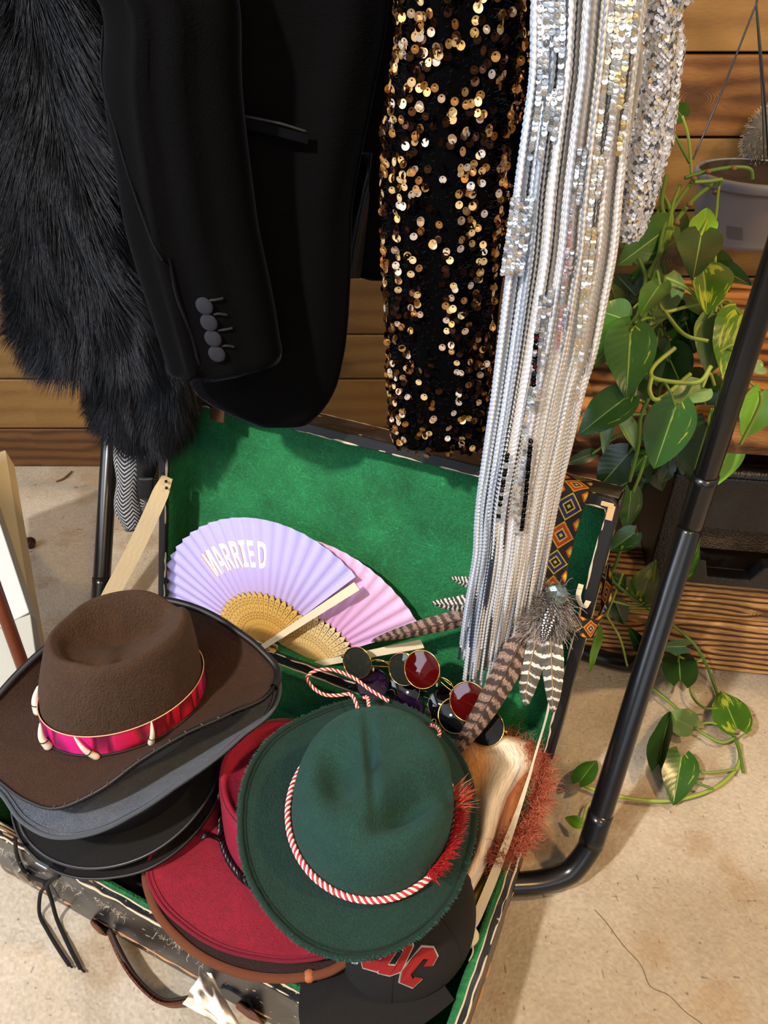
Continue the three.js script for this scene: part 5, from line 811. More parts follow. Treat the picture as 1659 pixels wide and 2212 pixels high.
// ---------------------------------------------------------------- sunglasses heaped along the hinge
function makeGlasses(name, label, A, B, face, r, frameMat, lensMat, temples) {
  const c = A.clone().lerp(B, 0.5), x = B.clone().sub(A).normalize(), z = face.clone().addScaledVector(x, -face.dot(x)).normalize(), y = z.clone().cross(x), t = thing(name, label, 'sunglasses', c, 0, 'round sunglasses heaped in the case');
  const P = (a, b, d) => c.clone().addScaledVector(x, a).addScaledVector(y, b).addScaledVector(z, d), half = A.distanceTo(B) / 2;
  for (const s of [-1, 1]) {
    const ring = tube(Array.from({ length: 40 }, (_, i) => P(s * half + Math.cos(i / 40 * 6.2832) * r, Math.sin(i / 40 * 6.2832) * r, 0)), 0.0011, { seg: 80, sides: 8, closed: true });
    wpart('rim', ring, frameMat, t);
    wpart('lens', sheet(36, 6, (u, v) => { const q = r * (0.02 + 0.98 * v), a = u * 6.2832; return P(s * half + Math.cos(a) * q, Math.sin(a) * q, 0.003 * (1 - v * v)); }, { wrapU: true, th: 0.0012, flip: true }), lensMat, t);
    wpart('nose_pad', new THREE.SphereGeometry(0.0036, 10, 8).scale(0.5, 1, 0.8).translate(...P(s * (half - r - 0.001), -0.008, -0.006).toArray()), new THREE.MeshPhysicalMaterial({ color: 0xf4f0e6, roughness: 0.2, transmission: 0.6 }), t);
    wpart('pad_arm', tube([P(s * (half - r * 0.98), -0.002, -0.001), P(s * (half - r - 0.003), -0.003, -0.005), P(s * (half - r - 0.001), -0.008, -0.006)], 0.0005, { seg: 12, sides: 5 }), frameMat, t);
    wpart('hinge', box(0.006, 0.004, 0.003).applyMatrix4(basis(x, y, z, P(s * (half + r + 0.002), 0.006, -0.002))), frameMat, t);
    const T = temples[s < 0 ? 0 : 1]; // folded behind the lenses
    wpart('temple', tube([P(s * (half + r + 0.003), 0.006, -0.003), P(s * (half * 0.2), T[0], -0.010 - (s < 0 ? 0.003 : 0)), P(-s * (half + r * 0.7), T[1], -0.013), P(-s * (half + r * 1.3), T[1] - 0.016, -0.014)], 0.0009, { seg: 40, sides: 6 }), frameMat, t);
  }
  wpart('bridge', tube([P(-(half - r), 0.004, 0), P(-(half - r) * 0.4, 0.009, 0.002), P((half - r) * 0.4, 0.009, 0.002), P(half - r, 0.004, 0)], 0.0013, { seg: 16, sides: 8 }), frameMat, t);
}
{
  const goldM = metal(0xe0b25a, 0.16), darkM = metal(0x2a2a30, 0.25), gl = (c, tr = 0.75) => new THREE.MeshPhysicalMaterial({ color: c, roughness: 0.03, transmission: tr, thickness: 0, specularIntensity: 1, clearcoat: 1, clearcoatRoughness: 0.02, side: THREE.DoubleSide });
  const n1 = LN.clone().add(V(0, 0.5, 0.2)).normalize();
  makeGlasses('sunglasses', 'gold-rimmed round sunglasses with red lenses, uppermost beside the long feather', onLid(912, 1446, 0.045), onLid(1012, 1516, 0.06), n1, 0.0275, goldM, gl(0x8a1414, 0.75), [[0.002, -0.004], [-0.004, 0.004]]);
  makeGlasses('sunglasses', 'gold-rimmed round sunglasses with grey-green lenses below the pale fan', onLid(772, 1432, 0.02), onLid(872, 1446, 0.022), n1, 0.0245, goldM, gl(0x4a524a, 0.7), [[0.004, 0.006], [-0.002, -0.01]]);
  makeGlasses('sunglasses', 'dark purple round sunglasses lying edge-on under the cord loop', onLid(806, 1478, 0.022), onLid(880, 1528, 0.03), V(0.5, 0.6, 0.62).normalize(), 0.025, darkM, gl(0x2a1238, 0.5), [[0.004, 0.004], [-0.004, -0.006]]);
  makeGlasses('sunglasses', 'gold-rimmed dark sunglasses lowest in the heap by the fur mask', onLid(985, 1545, 0.03), onLid(1050, 1572, 0.03), V(0.1, 0.75, 0.65).normalize(), 0.026, goldM, gl(0x15171a, 0.4), [[0.0, 0.004], [-0.004, 0.01]]);
  makeGlasses('sunglasses', 'gold-armed clear glasses jammed between the hat brim and the dark pairs', onLid(900, 1548, 0.035), onLid(968, 1584, 0.04), V(0.3, 0.85, 0.2).normalize(), 0.022, goldM, gl(0x9aa09a, 0.9), [[0.004, -0.004], [-0.008, 0.002]]);
  makeGlasses('sunglasses', 'black wire sunglasses with smoke lenses under the red-lensed pair', onLid(872, 1492, 0.012), onLid(962, 1522, 0.014), V(-0.1, 0.8, 0.6).normalize(), 0.026, darkM, gl(0x101216, 0.45), [[0.002, -0.008], [0.006, 0.002]]);
}
// ---------------------------------------------------------------- fur mask and yellow cloth at the right of the case
{
  const t = thing('fur_mask', 'tan and white fur animal mask with reddish hair, lying by the case edge', 'mask', onY(1080, 1720, 0.13));
  const furMap = canvasTex(512, 512, (c, w, h) => {
    const g = c.createLinearGradient(0, 0, w, 0); g.addColorStop(0, '#a86a2e'); g.addColorStop(0.3, '#b98048'); g.addColorStop(0.5, '#d9cdb8'); g.addColorStop(0.75, '#efe8da'); g.addColorStop(1, '#cbb795'); c.fillStyle = g; c.fillRect(0, 0, w, h);
    const r = rngOf(95); for (let i = 0; i < 5000; i++) { const x = r() * w, y = r() * h; c.strokeStyle = `rgba(${r() < 0.5 ? '60,36,14' : '255,240,215'},${0.10 + 0.2 * r()})`; c.lineWidth = 1 + r(); c.beginPath(); c.moveTo(x, y); c.lineTo(x + 8 * (r() - 0.3), y + 16 + 16 * r()); c.stroke(); }
  });
  const rows = [[1594, 1002, 1100], [1606, 994, 1142], [1630, 992, 1160], [1650, 998, 1162], [1680, 1006, 1136], [1720, 1014, 1102], [1760, 1020, 1086], [1800, 1024, 1072], [1840, 1018, 1056], [1880, 1000, 1040], [1930, 975, 1012]];
  const rowAt = (v) => { const s = v * (rows.length - 1), i = Math.min(rows.length - 2, Math.floor(s)), f = s - i; return [0, 1, 2].map((k) => lerp(rows[i][k], rows[i + 1][k], f)); };
  wpart('fur_front', sheet(30, 50, (u, v) => { const [y, a, b] = rowAt(v); return onY(lerp(a, b, u), y + 6 * Math.sin(u * 3.1), 0.135 + 0.03 * Math.sin(u * 2.9) - 0.02 * v + 0.005 * Math.sin(u * 9 + v * 5)); }, { th: 0.004, su: 1, sv: 1 }), new THREE.MeshPhysicalMaterial({ map: furMap, roughness: 0.8, sheen: 0.3, side: THREE.DoubleSide }), t);
  const rows2 = [[1636, 1120, 1166], [1660, 1098, 1160], [1690, 1082, 1150], [1720, 1072, 1140], [1760, 1060, 1128], [1800, 1056, 1112], [1822, 1062, 1094]];
  const row2 = (v) => { const s = v * (rows2.length - 1), i = Math.min(rows2.length - 2, Math.floor(s)), f = s - i; return [0, 1, 2].map((k) => lerp(rows2[i][k], rows2[i + 1][k], f)); };
  const fleshMap = canvasTex(256, 256, (c, w, h) => { const g = c.createLinearGradient(0, 0, 0, h); g.addColorStop(0, '#9a6a58'); g.addColorStop(0.45, '#b5744f'); g.addColorStop(1, '#8a4a22'); c.fillStyle = g; c.fillRect(0, 0, w, h); const r = rngOf(96); for (let i = 0; i < 1500; i++) { const x = r() * w, y = r() * h; c.strokeStyle = `rgba(${r() < 0.5 ? '70,34,14' : '235,180,140'},0.15)`; c.beginPath(); c.moveTo(x, y); c.lineTo(x + 6 * (r() - 0.5), y + 14); c.stroke(); } });
  wpart('muzzle', sheet(24, 30, (u, v) => { const [y, a, b] = row2(v); return onY(lerp(a, b, u), y, 0.118 + 0.028 * Math.sin(u * 3.1) - 0.012 * v); }, { th: 0.004 }), new THREE.MeshPhysicalMaterial({ map: fleshMap, roughness: 0.6, side: THREE.DoubleSide }), t, 'pinkish brown moulded muzzle');
  wpart('eye_hole', new THREE.SphereGeometry(0.016, 16, 12).scale(1.25, 0.5, 0.62).rotateY(0.5).translate(...onY(1128, 1655, 0.138).toArray()), plain(0x2a1a14, 0.8), t);
  wpart('ear_fold', tube([onY(1110, 1664, 0.145), onY(1135, 1640, 0.15), onY(1162, 1630, 0.145), onY(1160, 1656, 0.14), onY(1130, 1672, 0.14)], (s) => 0.005 * (0.4 + Math.sin(s * 3.14)), { seg: 30 }), plain(0x94695a, 0.55), t);
  // reddish frizzy hair
  const rg = rngOf(97), inv = t.matrixWorld.clone().invert(), M = [], C = [], curl = tube([V(0, 0, 0), V(0.12, 0.2, 0.05), V(-0.08, 0.42, 0.14), V(0.12, 0.62, 0.05), V(-0.05, 0.82, 0.1), V(0.1, 1, 0.2)], (s) => 0.014 * (1 - 0.5 * s), { seg: 12, sides: 3 });
  const spots = [[1040, 1596], [1090, 1602], [1130, 1620], [1160, 1640], [1168, 1680], [1160, 1720], [1146, 1760], [1130, 1800], [1106, 1820], [1076, 1836], [1060, 1846]];
  for (let i = 0; i < 2200; i++) { const s = rg() * (spots.length - 1), k = Math.floor(s), f = s - k, px = lerp(spots[k][0], spots[k + 1][0], f) + (rg() - 0.5) * 22, py = lerp(spots[k][1], spots[k + 1][1], f) + (rg() - 0.5) * 26, p = onY(px, py, 0.125 + 0.03 * rg()); const an = rg() * 6.283, d = V(Math.cos(an) + (s > 2 ? 0.7 : 0.2), 0.5 * rg() - 0.15, Math.sin(an) + (s > 6 ? 0.5 : 0)), [x, y, z] = look(d, V(0.1, 1, 0)), L = 0.016 + 0.026 * rg() * rg(), w = 0.02 + 0.012 * rg(); M.push(basis(x.multiplyScalar(w), y.multiplyScalar(L), z.multiplyScalar(w), p).premultiply(inv)); C.push(new THREE.Color([0xa04a34, 0xb45a42, 0x7a3222, 0xcc7a5c][Math.floor(rg() * 4)])); }
  copies('hair', curl, plain(0xffffff, 0.6), t, M, C);
}
{
  const t = thing('yellow_cloth', 'crumpled olive-yellow satin cloth under the fur mask', 'cloth', onY(1030, 1910, 0.08));
  wpart('fold', sheet(30, 30, (u, v) => { const y = lerp(1800, 2010, v), a = lerp(1010, 930, v), b = lerp(1112, 1030, v); return onY(lerp(a, b, u), y, 0.075 + 0.018 * fbm(u * 5 + v * 2, v * 3, 99, 3) + 0.008 * Math.sin(u * 14 + v * 6)); }, { th: 0.003 }), new THREE.MeshPhysicalMaterial({ color: 0x8a7a10, roughness: 0.5, sheen: 0.5, side: THREE.DoubleSide }), t);
}
// ---------------------------------------------------------------- feathered headband on the lid
function featherTex(seed, kind) {
  return canvasTex(128, 512, (c, w, h) => {
    const r = rngOf(seed); const pal = { pheasant: ['#7a5f4e', '#34241a', '#a78c78'], pale: ['#5f584c', '#efe8da', '#7d7462'], dark: ['#231e19', '#c9c2b4', '#3a332b'], spot: ['#17171a', '#efeae2', '#2a2a2e'], grey: ['#cfc9bc', '#f4f0e8', '#9a9488'] }[kind];
    c.fillStyle = pal[0]; c.fillRect(0, 0, w, h);
    for (let i = 0; i < 900; i++) { c.strokeStyle = r() < 0.5 ? 'rgba(0,0,0,0.18)' : 'rgba(255,245,230,0.16)'; const y = r() * h, s = r() < 0.5 ? -1 : 1; c.beginPath(); c.moveTo(w / 2, y); c.lineTo(w / 2 + s * w / 2, y - 26); c.stroke(); }
    if (kind === 'spot') { c.fillStyle = pal[1]; for (let i = 0; i < 16; i++) for (const s of [-1, 0, 1]) { c.beginPath(); c.ellipse(w / 2 + s * 38 + (i % 2) * 8, i * 34 + 12, 11, 11, 0, 0, 7); c.fill(); } }
    else if (kind !== 'grey') for (let i = 0; i < (kind === 'pale' ? 8 : 15); i++) { const n = kind === 'pale' ? 8 : 15, y = (i + 0.4) * h / n; for (const s of [-1, 1]) { c.fillStyle = pal[1]; c.beginPath(); c.moveTo(w / 2, y); for (let k = 0; k <= 8; k++) c.lineTo(w / 2 + s * w / 2 * k / 8, y - 4 * k / 8 + 9 * (r() - 0.5)); const th = kind === 'pale' ? 15 + 6 * r() : 13 + 5 * r(); for (let k = 8; k >= 0; k--) c.lineTo(w / 2 + s * w / 2 * k / 8, y + th - 4 * k / 8 + 12 * (r() - 0.5)); c.fill(); if (kind !== 'dark') { c.fillStyle = pal[2]; for (let q = 0; q < 14; q++) c.fillRect(w / 2 + s * r() * w / 2, y + th + 2 + r() * 10, 4, 3); } } }
    c.fillStyle = kind === 'pale' ? '#b39468' : '#3a281c'; c.fillRect(w / 2 - 3, 0, 6, h);
  });
}
{
  const t = thing('feather_headband', 'beaded headband with barred feathers and a gem draped over the lid corner', 'headband', onLid(1190, 1300, 0.02));
  const band = canvasTex(256, 1024, (c, w, h) => {
    c.fillStyle = '#15151c'; c.fillRect(0, 0, w, h); const n = 8, cols = ['#1c1f6e', '#c8351c', '#e8cf2c', '#e0801c'];
    for (let i = -1; i <= n; i++) { const cy = (i + 0.5) * h / n; const D = (x, y, a, b, col) => { c.fillStyle = col; c.beginPath(); c.moveTo(x, y - b); c.lineTo(x + a, y); c.lineTo(x, y + b); c.lineTo(x - a, y); c.fill(); };
      D(128, cy, 120, 64, i % 2 ? '#e8b82c' : '#e8cf2c'); D(128, cy, 104, 54, i % 2 ? '#c8451c' : '#22267a'); D(128, cy, 64, 34, '#e8cf2c'); D(128, cy, 46, 24, i % 2 ? '#22267a' : '#1a1a20'); D(128, cy, 20, 10, '#e8d83c');
      for (const x of [14, 242]) { D(x, cy + 64, 40, 32, '#d8601c'); D(x, cy + 64, 22, 17, '#e8cf2c'); } }
    const r = rngOf(98); for (let y = 0; y < h; y += 6) for (let x = 0; x < w; x += 8) { c.fillStyle = `rgba(0,0,0,${0.08 + 0.3 * r()})`; c.fillRect(x, y, 2, 6); c.fillRect(x, y, 8, 1.5); }
  });
  const bm = new THREE.MeshStandardMaterial({ map: band, roughness: 0.7, side: THREE.DoubleSide, bumpMap: band, bumpScale: 0.0008 });
  const sideOf = SX.clone();
  const A = [onLid(1262, 1050, -0.075), onLid(1256, 1034, -0.055), onLid(1250, 1040, -0.02), onLid(1240, 1062, 0.008), onLid(1222, 1120, 0.014), onLid(1206, 1180, 0.016), onLid(1196, 1235, 0.018), onLid(1192, 1290, 0.02)];
  wpart('beaded_band', strap(A, A.map((_, i) => SX.clone().addScaledVector(LU, -0.05).addScaledVector(LN, i > 4 ? -0.7 * (i - 4) / 3 : 0)), 0.036, 0.0018, { seg: 60, sv: 3.6 }), bm, t, 'woven bead band in orange, yellow and navy diamonds');
  const B = [onLid(1196, 1292, 0.024), onLid(1222, 1322, 0.03), onLid(1252, 1350, 0.028), onLid(1280, 1356, 0.014), onLid(1302, 1325, -0.02), onLid(1310, 1280, -0.04), onLid(1306, 1232, -0.05)];
  const bs = LU.clone().multiplyScalar(1).addScaledVector(SX, -0.5);
  wpart('beaded_band', strap(B, B.map((_, i) => LU.clone().addScaledVector(SX, i < 4 ? -0.45 + 0.1 * i : 0.35).addScaledVector(LN, 0.15)), (v) => 0.034 - 0.008 * v, 0.0018, { seg: 60, sv: 4 }), bm, t, 'end of the bead band curling round the lid edge');
  const T = { pheasant: featherTex(1, 'pheasant'), pale: featherTex(2, 'pale'), dark: featherTex(3, 'dark'), spot: featherTex(4, 'spot'), grey: featherTex(5, 'grey') };
  const fm = {}; for (const k in T) fm[k] = new THREE.MeshPhysicalMaterial({ map: T[k], roughness: 0.7, transmission: k === 'pale' || k === 'grey' ? 0.25 : 0, sheen: 0.2, side: THREE.DoubleSide });
  const feather = (b, tip, w, kind, bend, label, face = LN, split) => {
    const d = tip.clone().sub(b), L = d.length(), y = d.clone().normalize(), z = face.clone().addScaledVector(y, -face.dot(y)).normalize(), x = y.clone().cross(z);
    const g = sheet(12, 44, (u, v) => { const s = u - 0.5, hw = w * Math.pow(Math.sin(Math.PI * clamp(0.06 + 0.94 * Math.pow(v, 0.62))), 0.55) * (1 + 0.05 * (vnoise(v * 40, s > 0 ? 1 : 7, 9) - 0.5)); return b.clone().addScaledVector(y, v * L + Math.abs(s) * w * 0.35).addScaledVector(x, s * hw + bend * Math.sin(v * Math.PI) * L).addScaledVector(z, 0.012 * Math.sin(v * 3) - 0.18 * w * (4 * s * s)); }, { th: 0.0006 });
    const f = wpart('feather', g, fm[kind], t, label);
    wpart('quill', tube(Array.from({ length: 8 }, (_, i) => { const v = i / 7; return b.clone().addScaledVector(y, (v - 0.06) * L).addScaledVector(x, bend * Math.sin(v * Math.PI) * L).addScaledVector(z, 0.012 * Math.sin(v * 3) + 0.0006); }), (s) => 0.0011 * (1 - 0.8 * s), { seg: 20, sides: 6 }), plain(kind === 'pale' ? 0xa98452 : 0x4a3322, 0.5), f);
  };
  feather(onLid(1075, 1322, 0.022), onLid(806, 1386, 0.028), 0.026, 'pheasant', 0.03, 'long brown barred feather pointing left');
  feather(onLid(1090, 1285, 0.018), onLid(938, 1303, 0.022), 0.028, 'dark', -0.03, 'short dark feather with pale bars');
  feather(onLid(1100, 1270, 0.014), onLid(978, 1250, 0.016), 0.022, 'dark', 0.02, 'uppermost short dark feather');
  feather(onLid(1120, 1390, 0.03), onLid(998, 1408, 0.034), 0.03, 'grey', 0.05, 'pale grey feather behind the fringe');
  feather(onLid(1150, 1330, 0.035), onY(974, 1640, 0.175), 0.036, 'pheasant', -0.03, 'broad brown barred feather pointing down left', LN);
  feather(onLid(1170, 1350, 0.040), onLid(1136, 1520, 0.05), 0.034, 'pale', 0.02, 'pale barred feather with a split tip');
  feather(onLid(1188, 1350, 0.042), onLid(1194, 1535, 0.05), 0.030, 'pale', -0.03, 'pale barred feather nearest the lid edge');
  feather(onLid(1198, 1305, 0.046), onLid(1176, 1382, 0.05), 0.018, 'spot', 0, 'small black feather with white dots');
  // downy tuft
  const rg = rngOf(99), inv = t.matrixWorld.clone().invert(), M = [], C = [], barb = tube([V(0, 0, 0), V(0.08, 0.4, 0.08), V(-0.04, 0.8, 0.2), V(0.05, 1, 0.3)], (s) => 0.03 * (1 - 0.7 * s), { seg: 6, sides: 3 }), O = onLid(1178, 1306, 0.03);
  for (let i = 0; i < 3000; i++) { const an = rg() * 6.283, d = V(0, 0, 0).addScaledVector(SX, Math.cos(an)).addScaledVector(LU, Math.sin(an) - 0.35).addScaledVector(LN, 0.25 + 0.6 * rg()), [x, y, z] = look(d, LN), L = 0.022 + 0.026 * rg(), w = 0.02; M.push(basis(x.multiplyScalar(w), y.multiplyScalar(L), z.multiplyScalar(w), O.clone().addScaledVector(SX, (rg() - 0.5) * 0.03).addScaledVector(LU, (rg() - 0.5) * 0.05)).premultiply(inv)); C.push(new THREE.Color([0x7a6e64, 0x9a8e82, 0x5a5048, 0xb8aea2][Math.floor(rg() * 4)])); }
  copies('down', barb, plain(0xffffff, 0.8), t, M, C);
  const gem = new THREE.IcosahedronGeometry(0.0155, 1), gp = onLid(1204, 1284, 0.052); gem.scale(1, 1, 0.5).applyMatrix4(basis(SX, LU, LN, gp));
  wpart('gem', gem.toNonIndexed(), new THREE.MeshPhysicalMaterial({ color: 0x93a39c, roughness: 0.08, metalness: 0.9, iridescence: 1, iridescenceIOR: 1.6, flatShading: true }), t, 'faceted iridescent gem');
  // cream ribbon ties
  const tieM = new THREE.MeshStandardMaterial({ color: 0xe8dcc0, roughness: 0.8, side: THREE.DoubleSide, map: rep(feltTex, 6, 20) });
  const R = [onLid(1198, 1370, 0.042), onLid(1192, 1480, 0.05), onLid(1184, 1535, 0.05), onY(1160, 1620, 0.19), onY(1140, 1690, 0.185), onY(1110, 1780, 0.168), onY(1080, 1860, 0.152), onY(1052, 1930, 0.14), onY(1024, 1995, 0.132), onY(1012, 2018, 0.130)];
  wpart('ribbon_tie', strap(R, R.map((_, i) => V(0.8, 0.12, 0.25)), (v) => 0.003 + 0.009 * smooth(0.35, 0.75, v) - 0.006 * smooth(0.86, 1, v), 0.0008, { seg: 70 }), tieM, t, 'cream ribbon tie running to a knot');
  const k = R[R.length - 1];
  wpart('ribbon_knot', tube([k.clone().add(V(-0.006, 0, 0.004)), k.clone().add(V(0, 0.006, -0.004)), k.clone().add(V(0.007, 0, 0.003)), k.clone().add(V(0, -0.002, 0.009))], 0.0064, { seg: 24, sides: 8, closed: true }), tieM, t);
  wpart('ribbon_end', tube([k, k.clone().add(V(0.004, 0.001, 0.018)), k.clone().add(V(-0.002, -0.001, 0.03))], 0.0012, { seg: 12, sides: 6 }), tieM, t);
  wpart('ribbon_tie', strap([onLid(1256, 1262, 0.008), onLid(1250, 1290, 0.014), onLid(1262, 1312, 0.012), onLid(1272, 1298, 0.008)], [0, 0, 0, 0].map(() => SX), 0.007, 0.0008, { seg: 24 }), tieM, t);
}

// ---------------------------------------------------------------- hanging pothos
{
  const zOf = (py) => py < 420 ? -1.36 : py < 700 ? lerp(-1.30, -0.95, (py - 420) / 280) : py < 850 ? lerp(-0.95, -0.86, (py - 700) / 150) : py < 1050 ? -0.86 : py < 1300 ? lerp(-0.86, -0.925, (py - 1050) / 250) : -0.925;
  const pin = (x, y, lift = 0.012, dz = 0) => y > 1405 || (y > 1360 && x < 1300) ? onY(x, y, lift) : onZ(x, y, zOf(y) + dz);
  const potC = onZ(1616, 444, -1.44);
  const plant = thing('hanging_pothos', 'pothos with trailing variegated leaves in a grey wire-hung pot', 'plant', potC.clone());
  const bt = -0.075, tp = 0.075;
  const potMat = new THREE.MeshPhysicalMaterial({ color: 0x707378, roughness: 0.42, side: THREE.DoubleSide });
  const pot = part('pot', new THREE.LatheGeometry([[0.0001, bt + 0.004], [0.076, bt + 0.004], [0.078, bt], [0.084, bt + 0.002], [0.086, bt + 0.014], [0.084, bt + 0.016], [0.087, bt + 0.03], [0.098, 0.045], [0.1, 0.05], [0.106, 0.052], [0.109, 0.056], [0.109, 0.07], [0.106, tp], [0.100, tp], [0.098, 0.05], [0.094, 0.03]].map(([r, y]) => new THREE.Vector2(r, y)), 56).scale(1, 0.8, 1), potMat, plant, 'grey plastic pot with a rolled rim');
  part('soil', sheet(24, 6, (u, v) => { const a = u * 6.2832, r = v * 0.097; return V(Math.cos(a) * r, 0.056 + 0.008 * fbm(Math.cos(a) * r * 60 + 9, Math.sin(a) * r * 60 + 9, 701, 3), Math.sin(a) * r); }, { wrapU: true, flip: true }).scale(1, 0.8, 1), plain(0x2a1c10, 0.95), plant);
  part('dirt_ring', sheet(40, 3, (u, v) => { const a = u * 6.2832; return V(Math.cos(a) * 0.0975, lerp(0.05, 0.0735, v), Math.sin(a) * 0.0975); }, { wrapU: true }).scale(1, 0.8, 1), new THREE.MeshStandardMaterial({ color: 0x3d3226, roughness: 0.95, map: rep(feltTex, 3, 1), side: THREE.DoubleSide }), plant);
  wpart('stamp', sheet(4, 4, (u, v) => { const p = onZ(lerp(1543, 1568, u), lerp(464, 488, v), -1.44), d = V(p.x - potC.x, 0, 0.0), yy = p.y, r = lerp(0.087, 0.098, clamp((yy - potC.y - bt - 0.03) / 0.1)), a = Math.asin(clamp(d.x / r, -1, 1)); return V(potC.x + Math.sin(a) * (r + 0.0006), yy, potC.z + Math.cos(a) * (r + 0.0006)); }, { th: 0.0005 }), plain(0x54575b, 0.5), pot);
  const wire = plain(0x4e5054, 0.4, 0.6), hook = onZ(1634, 8, -1.44);
  for (const [x, y] of [[1497, 345], [1652, 352], [1660, 340]]) wpart('wire', tube([onZ(x, y, x > 1655 ? -1.5 : -1.42), onZ(x, y, -1.44).lerp(hook, 0.5).add(V(0.002, 0, 0)), hook], 0.0017, { seg: 20, sides: 6 }), wire, plant);
  wpart('wire', tube([hook, hook.clone().setY(1.8), V(hook.x, 2.68, hook.z)], 0.0017, { seg: 10, sides: 6 }), wire, plant);
  const stemM = [plain(0x6c8a34, 0.5), plain(0x55742c, 0.5), plain(0x8aa03c, 0.5)];
  const vine = (P, r, m = 0, lift, dz = 0.035) => wpart('vine', tube(P.map(([x, y, h]) => pin(x, y, h ?? lift ?? 0.012, dz)), r * 0.85, { seg: P.length * 9, sides: 8 }), stemM[m], plant);
  vine([[1560, 385], [1552, 412], [1546, 470], [1532, 515], [1533, 600]], 0.0030, 0, undefined, 0.06); vine([[1440, 600], [1482, 620], [1525, 657]], 0.0028, 2); vine([[1420, 640], [1435, 672], [1478, 664], [1516, 655]], 0.003, 2);
  vine([[1435, 672], [1478, 722], [1530, 737]], 0.003, 2); vine([[1458, 752], [1414, 790], [1410, 815], [1462, 826], [1512, 824], [1536, 792]], 0.0035, 2); vine([[1408, 815], [1404, 845], [1424, 862], [1492, 808]], 0.0034, 2);
  vine([[1500, 385], [1440, 478], [1422, 560], [1404, 640], [1380, 720]], 0.0042, 1); vine([[1494, 378], [1488, 300], [1474, 250]], 0.0028, 2, undefined, 0.03); vine([[1490, 352], [1452, 280]], 0.0028, 1, undefined, 0.03);
  vine([[1480, 384], [1530, 370], [1585, 362], [1620, 366], [1626, 388]], 0.0042, 1, undefined, 0.05); vine([[1500, 394], [1530, 392], [1560, 388]], 0.004, 0, undefined, 0.07); vine([[1548, 392], [1500, 430], [1460, 480], [1430, 540], [1400, 600]], 0.0045, 1);
  vine([[1440, 380], [1430, 440], [1440, 500], [1420, 560]], 0.0040, 1); vine([[1420, 400], [1450, 460], [1445, 520]], 0.004, 0); vine([[1470, 400], [1452, 450], [1440, 520]], 0.0036, 0);
  vine([[1372, 700], [1385, 660], [1395, 600], [1380, 560]], 0.0034, 1); vine([[1402, 860], [1385, 900], [1380, 960], [1360, 1040]], 0.0032, 1); vine([[1395, 985], [1385, 1020], [1368, 1062]], 0.0028, 0); vine([[1340, 895], [1372, 895], [1402, 893]], 0.0026, 1);
  vine([[1344, 1180], [1330, 1220], [1322, 1250], [1380, 1300], [1440, 1340], [1505, 1398], [1540, 1470], [1570, 1560], [1594, 1610], [1606, 1668]], 0.0033, 1, 0.014);
  vine([[1398, 1478], [1450, 1520], [1500, 1570], [1556, 1603], [1590, 1592]], 0.0032, 0, 0.014); vine([[1500, 1568], [1540, 1562], [1588, 1590]], 0.0024, 0, 0.02); vine([[1598, 1606], [1594, 1655], [1540, 1704], [1440, 1730], [1325, 1718], [1262, 1697]], 0.0036, 2, 0.012); vine([[1290, 1722], [1268, 1742], [1258, 1780]], 0.0020, 2, 0.012);
  vine([[1540, 1704], [1480, 1680], [1424, 1646]], 0.0026, 1, 0.02); vine([[1588, 1662], [1520, 1668], [1480, 1640]], 0.0026, 0, 0.02); vine([[1488, 1452], [1494, 1500], [1520, 1528], [1552, 1530]], 0.0026, 1, 0.02); vine([[1420, 1390], [1480, 1424], [1512, 1428], [1516, 1420]], 0.0026, 2, 0.04); vine([[1470, 1400], [1462, 1440], [1440, 1490]], 0.0024, 0, 0.03);
  vine([[1322, 1298], [1372, 1308], [1400, 1296]], 0.0026, 2); vine([[1312, 1330], [1340, 1380], [1356, 1440]], 0.0024, 2, 0.03); vine([[1345, 1240], [1330, 1280], [1310, 1330]], 0.0026, 2); vine([[1590, 1570], [1622, 1575], [1600, 1592]], 0.0022, 0, 0.02);
  vine([[1466, 1262], [1480, 1235]], 0.002, 2); vine([[1600, 960], [1640, 880], [1644, 850]], 0.0026, 2); vine([[1440, 1340], [1400, 1320], [1360, 1318]], 0.0026, 2);
  for (const [x, y] of [[1500, 386], [1530, 371], [1546, 416], [1490, 442], [1585, 364], [1462, 482]]) wpart('node', new THREE.SphereGeometry(0.0052, 8, 6).scale(1, 0.8, 1).translate(...pin(x, y, 0.01, 0.06).toArray()), plain(0x7a5a34, 0.8), plant);
  // leaf textures: midrib, fine veins, cream-green variegation
  const leafTex = (seed, v, g1, g2) => dataTex(256, 256, (w, u) => {
    const s = (w - 0.5) * 2, vein = Math.abs(Math.sin((u * 9 - Math.abs(s) * 2.4) * Math.PI)), mid = smooth(0.05, 0.015, Math.abs(s)), n = fbm(u * 5 - Math.abs(s) * 2, w * 22 + u * 4, seed, 4), m = fbm(u * 3, w * 3, seed + 7, 2);
    let c = mix3(g1, g2, 0.6 * m + 0.25 * smooth(0.0, 0.15, vein)); if (v > 0) { c = mix3(c, rgb(178, 190, 60), smooth(0.72 - 0.24 * v, 0.78 - 0.2 * v, 0.6 * n + 0.4 * m) * 0.9); }
    return mix3(c, rgb(158, 184, 92), mid * 0.8); });
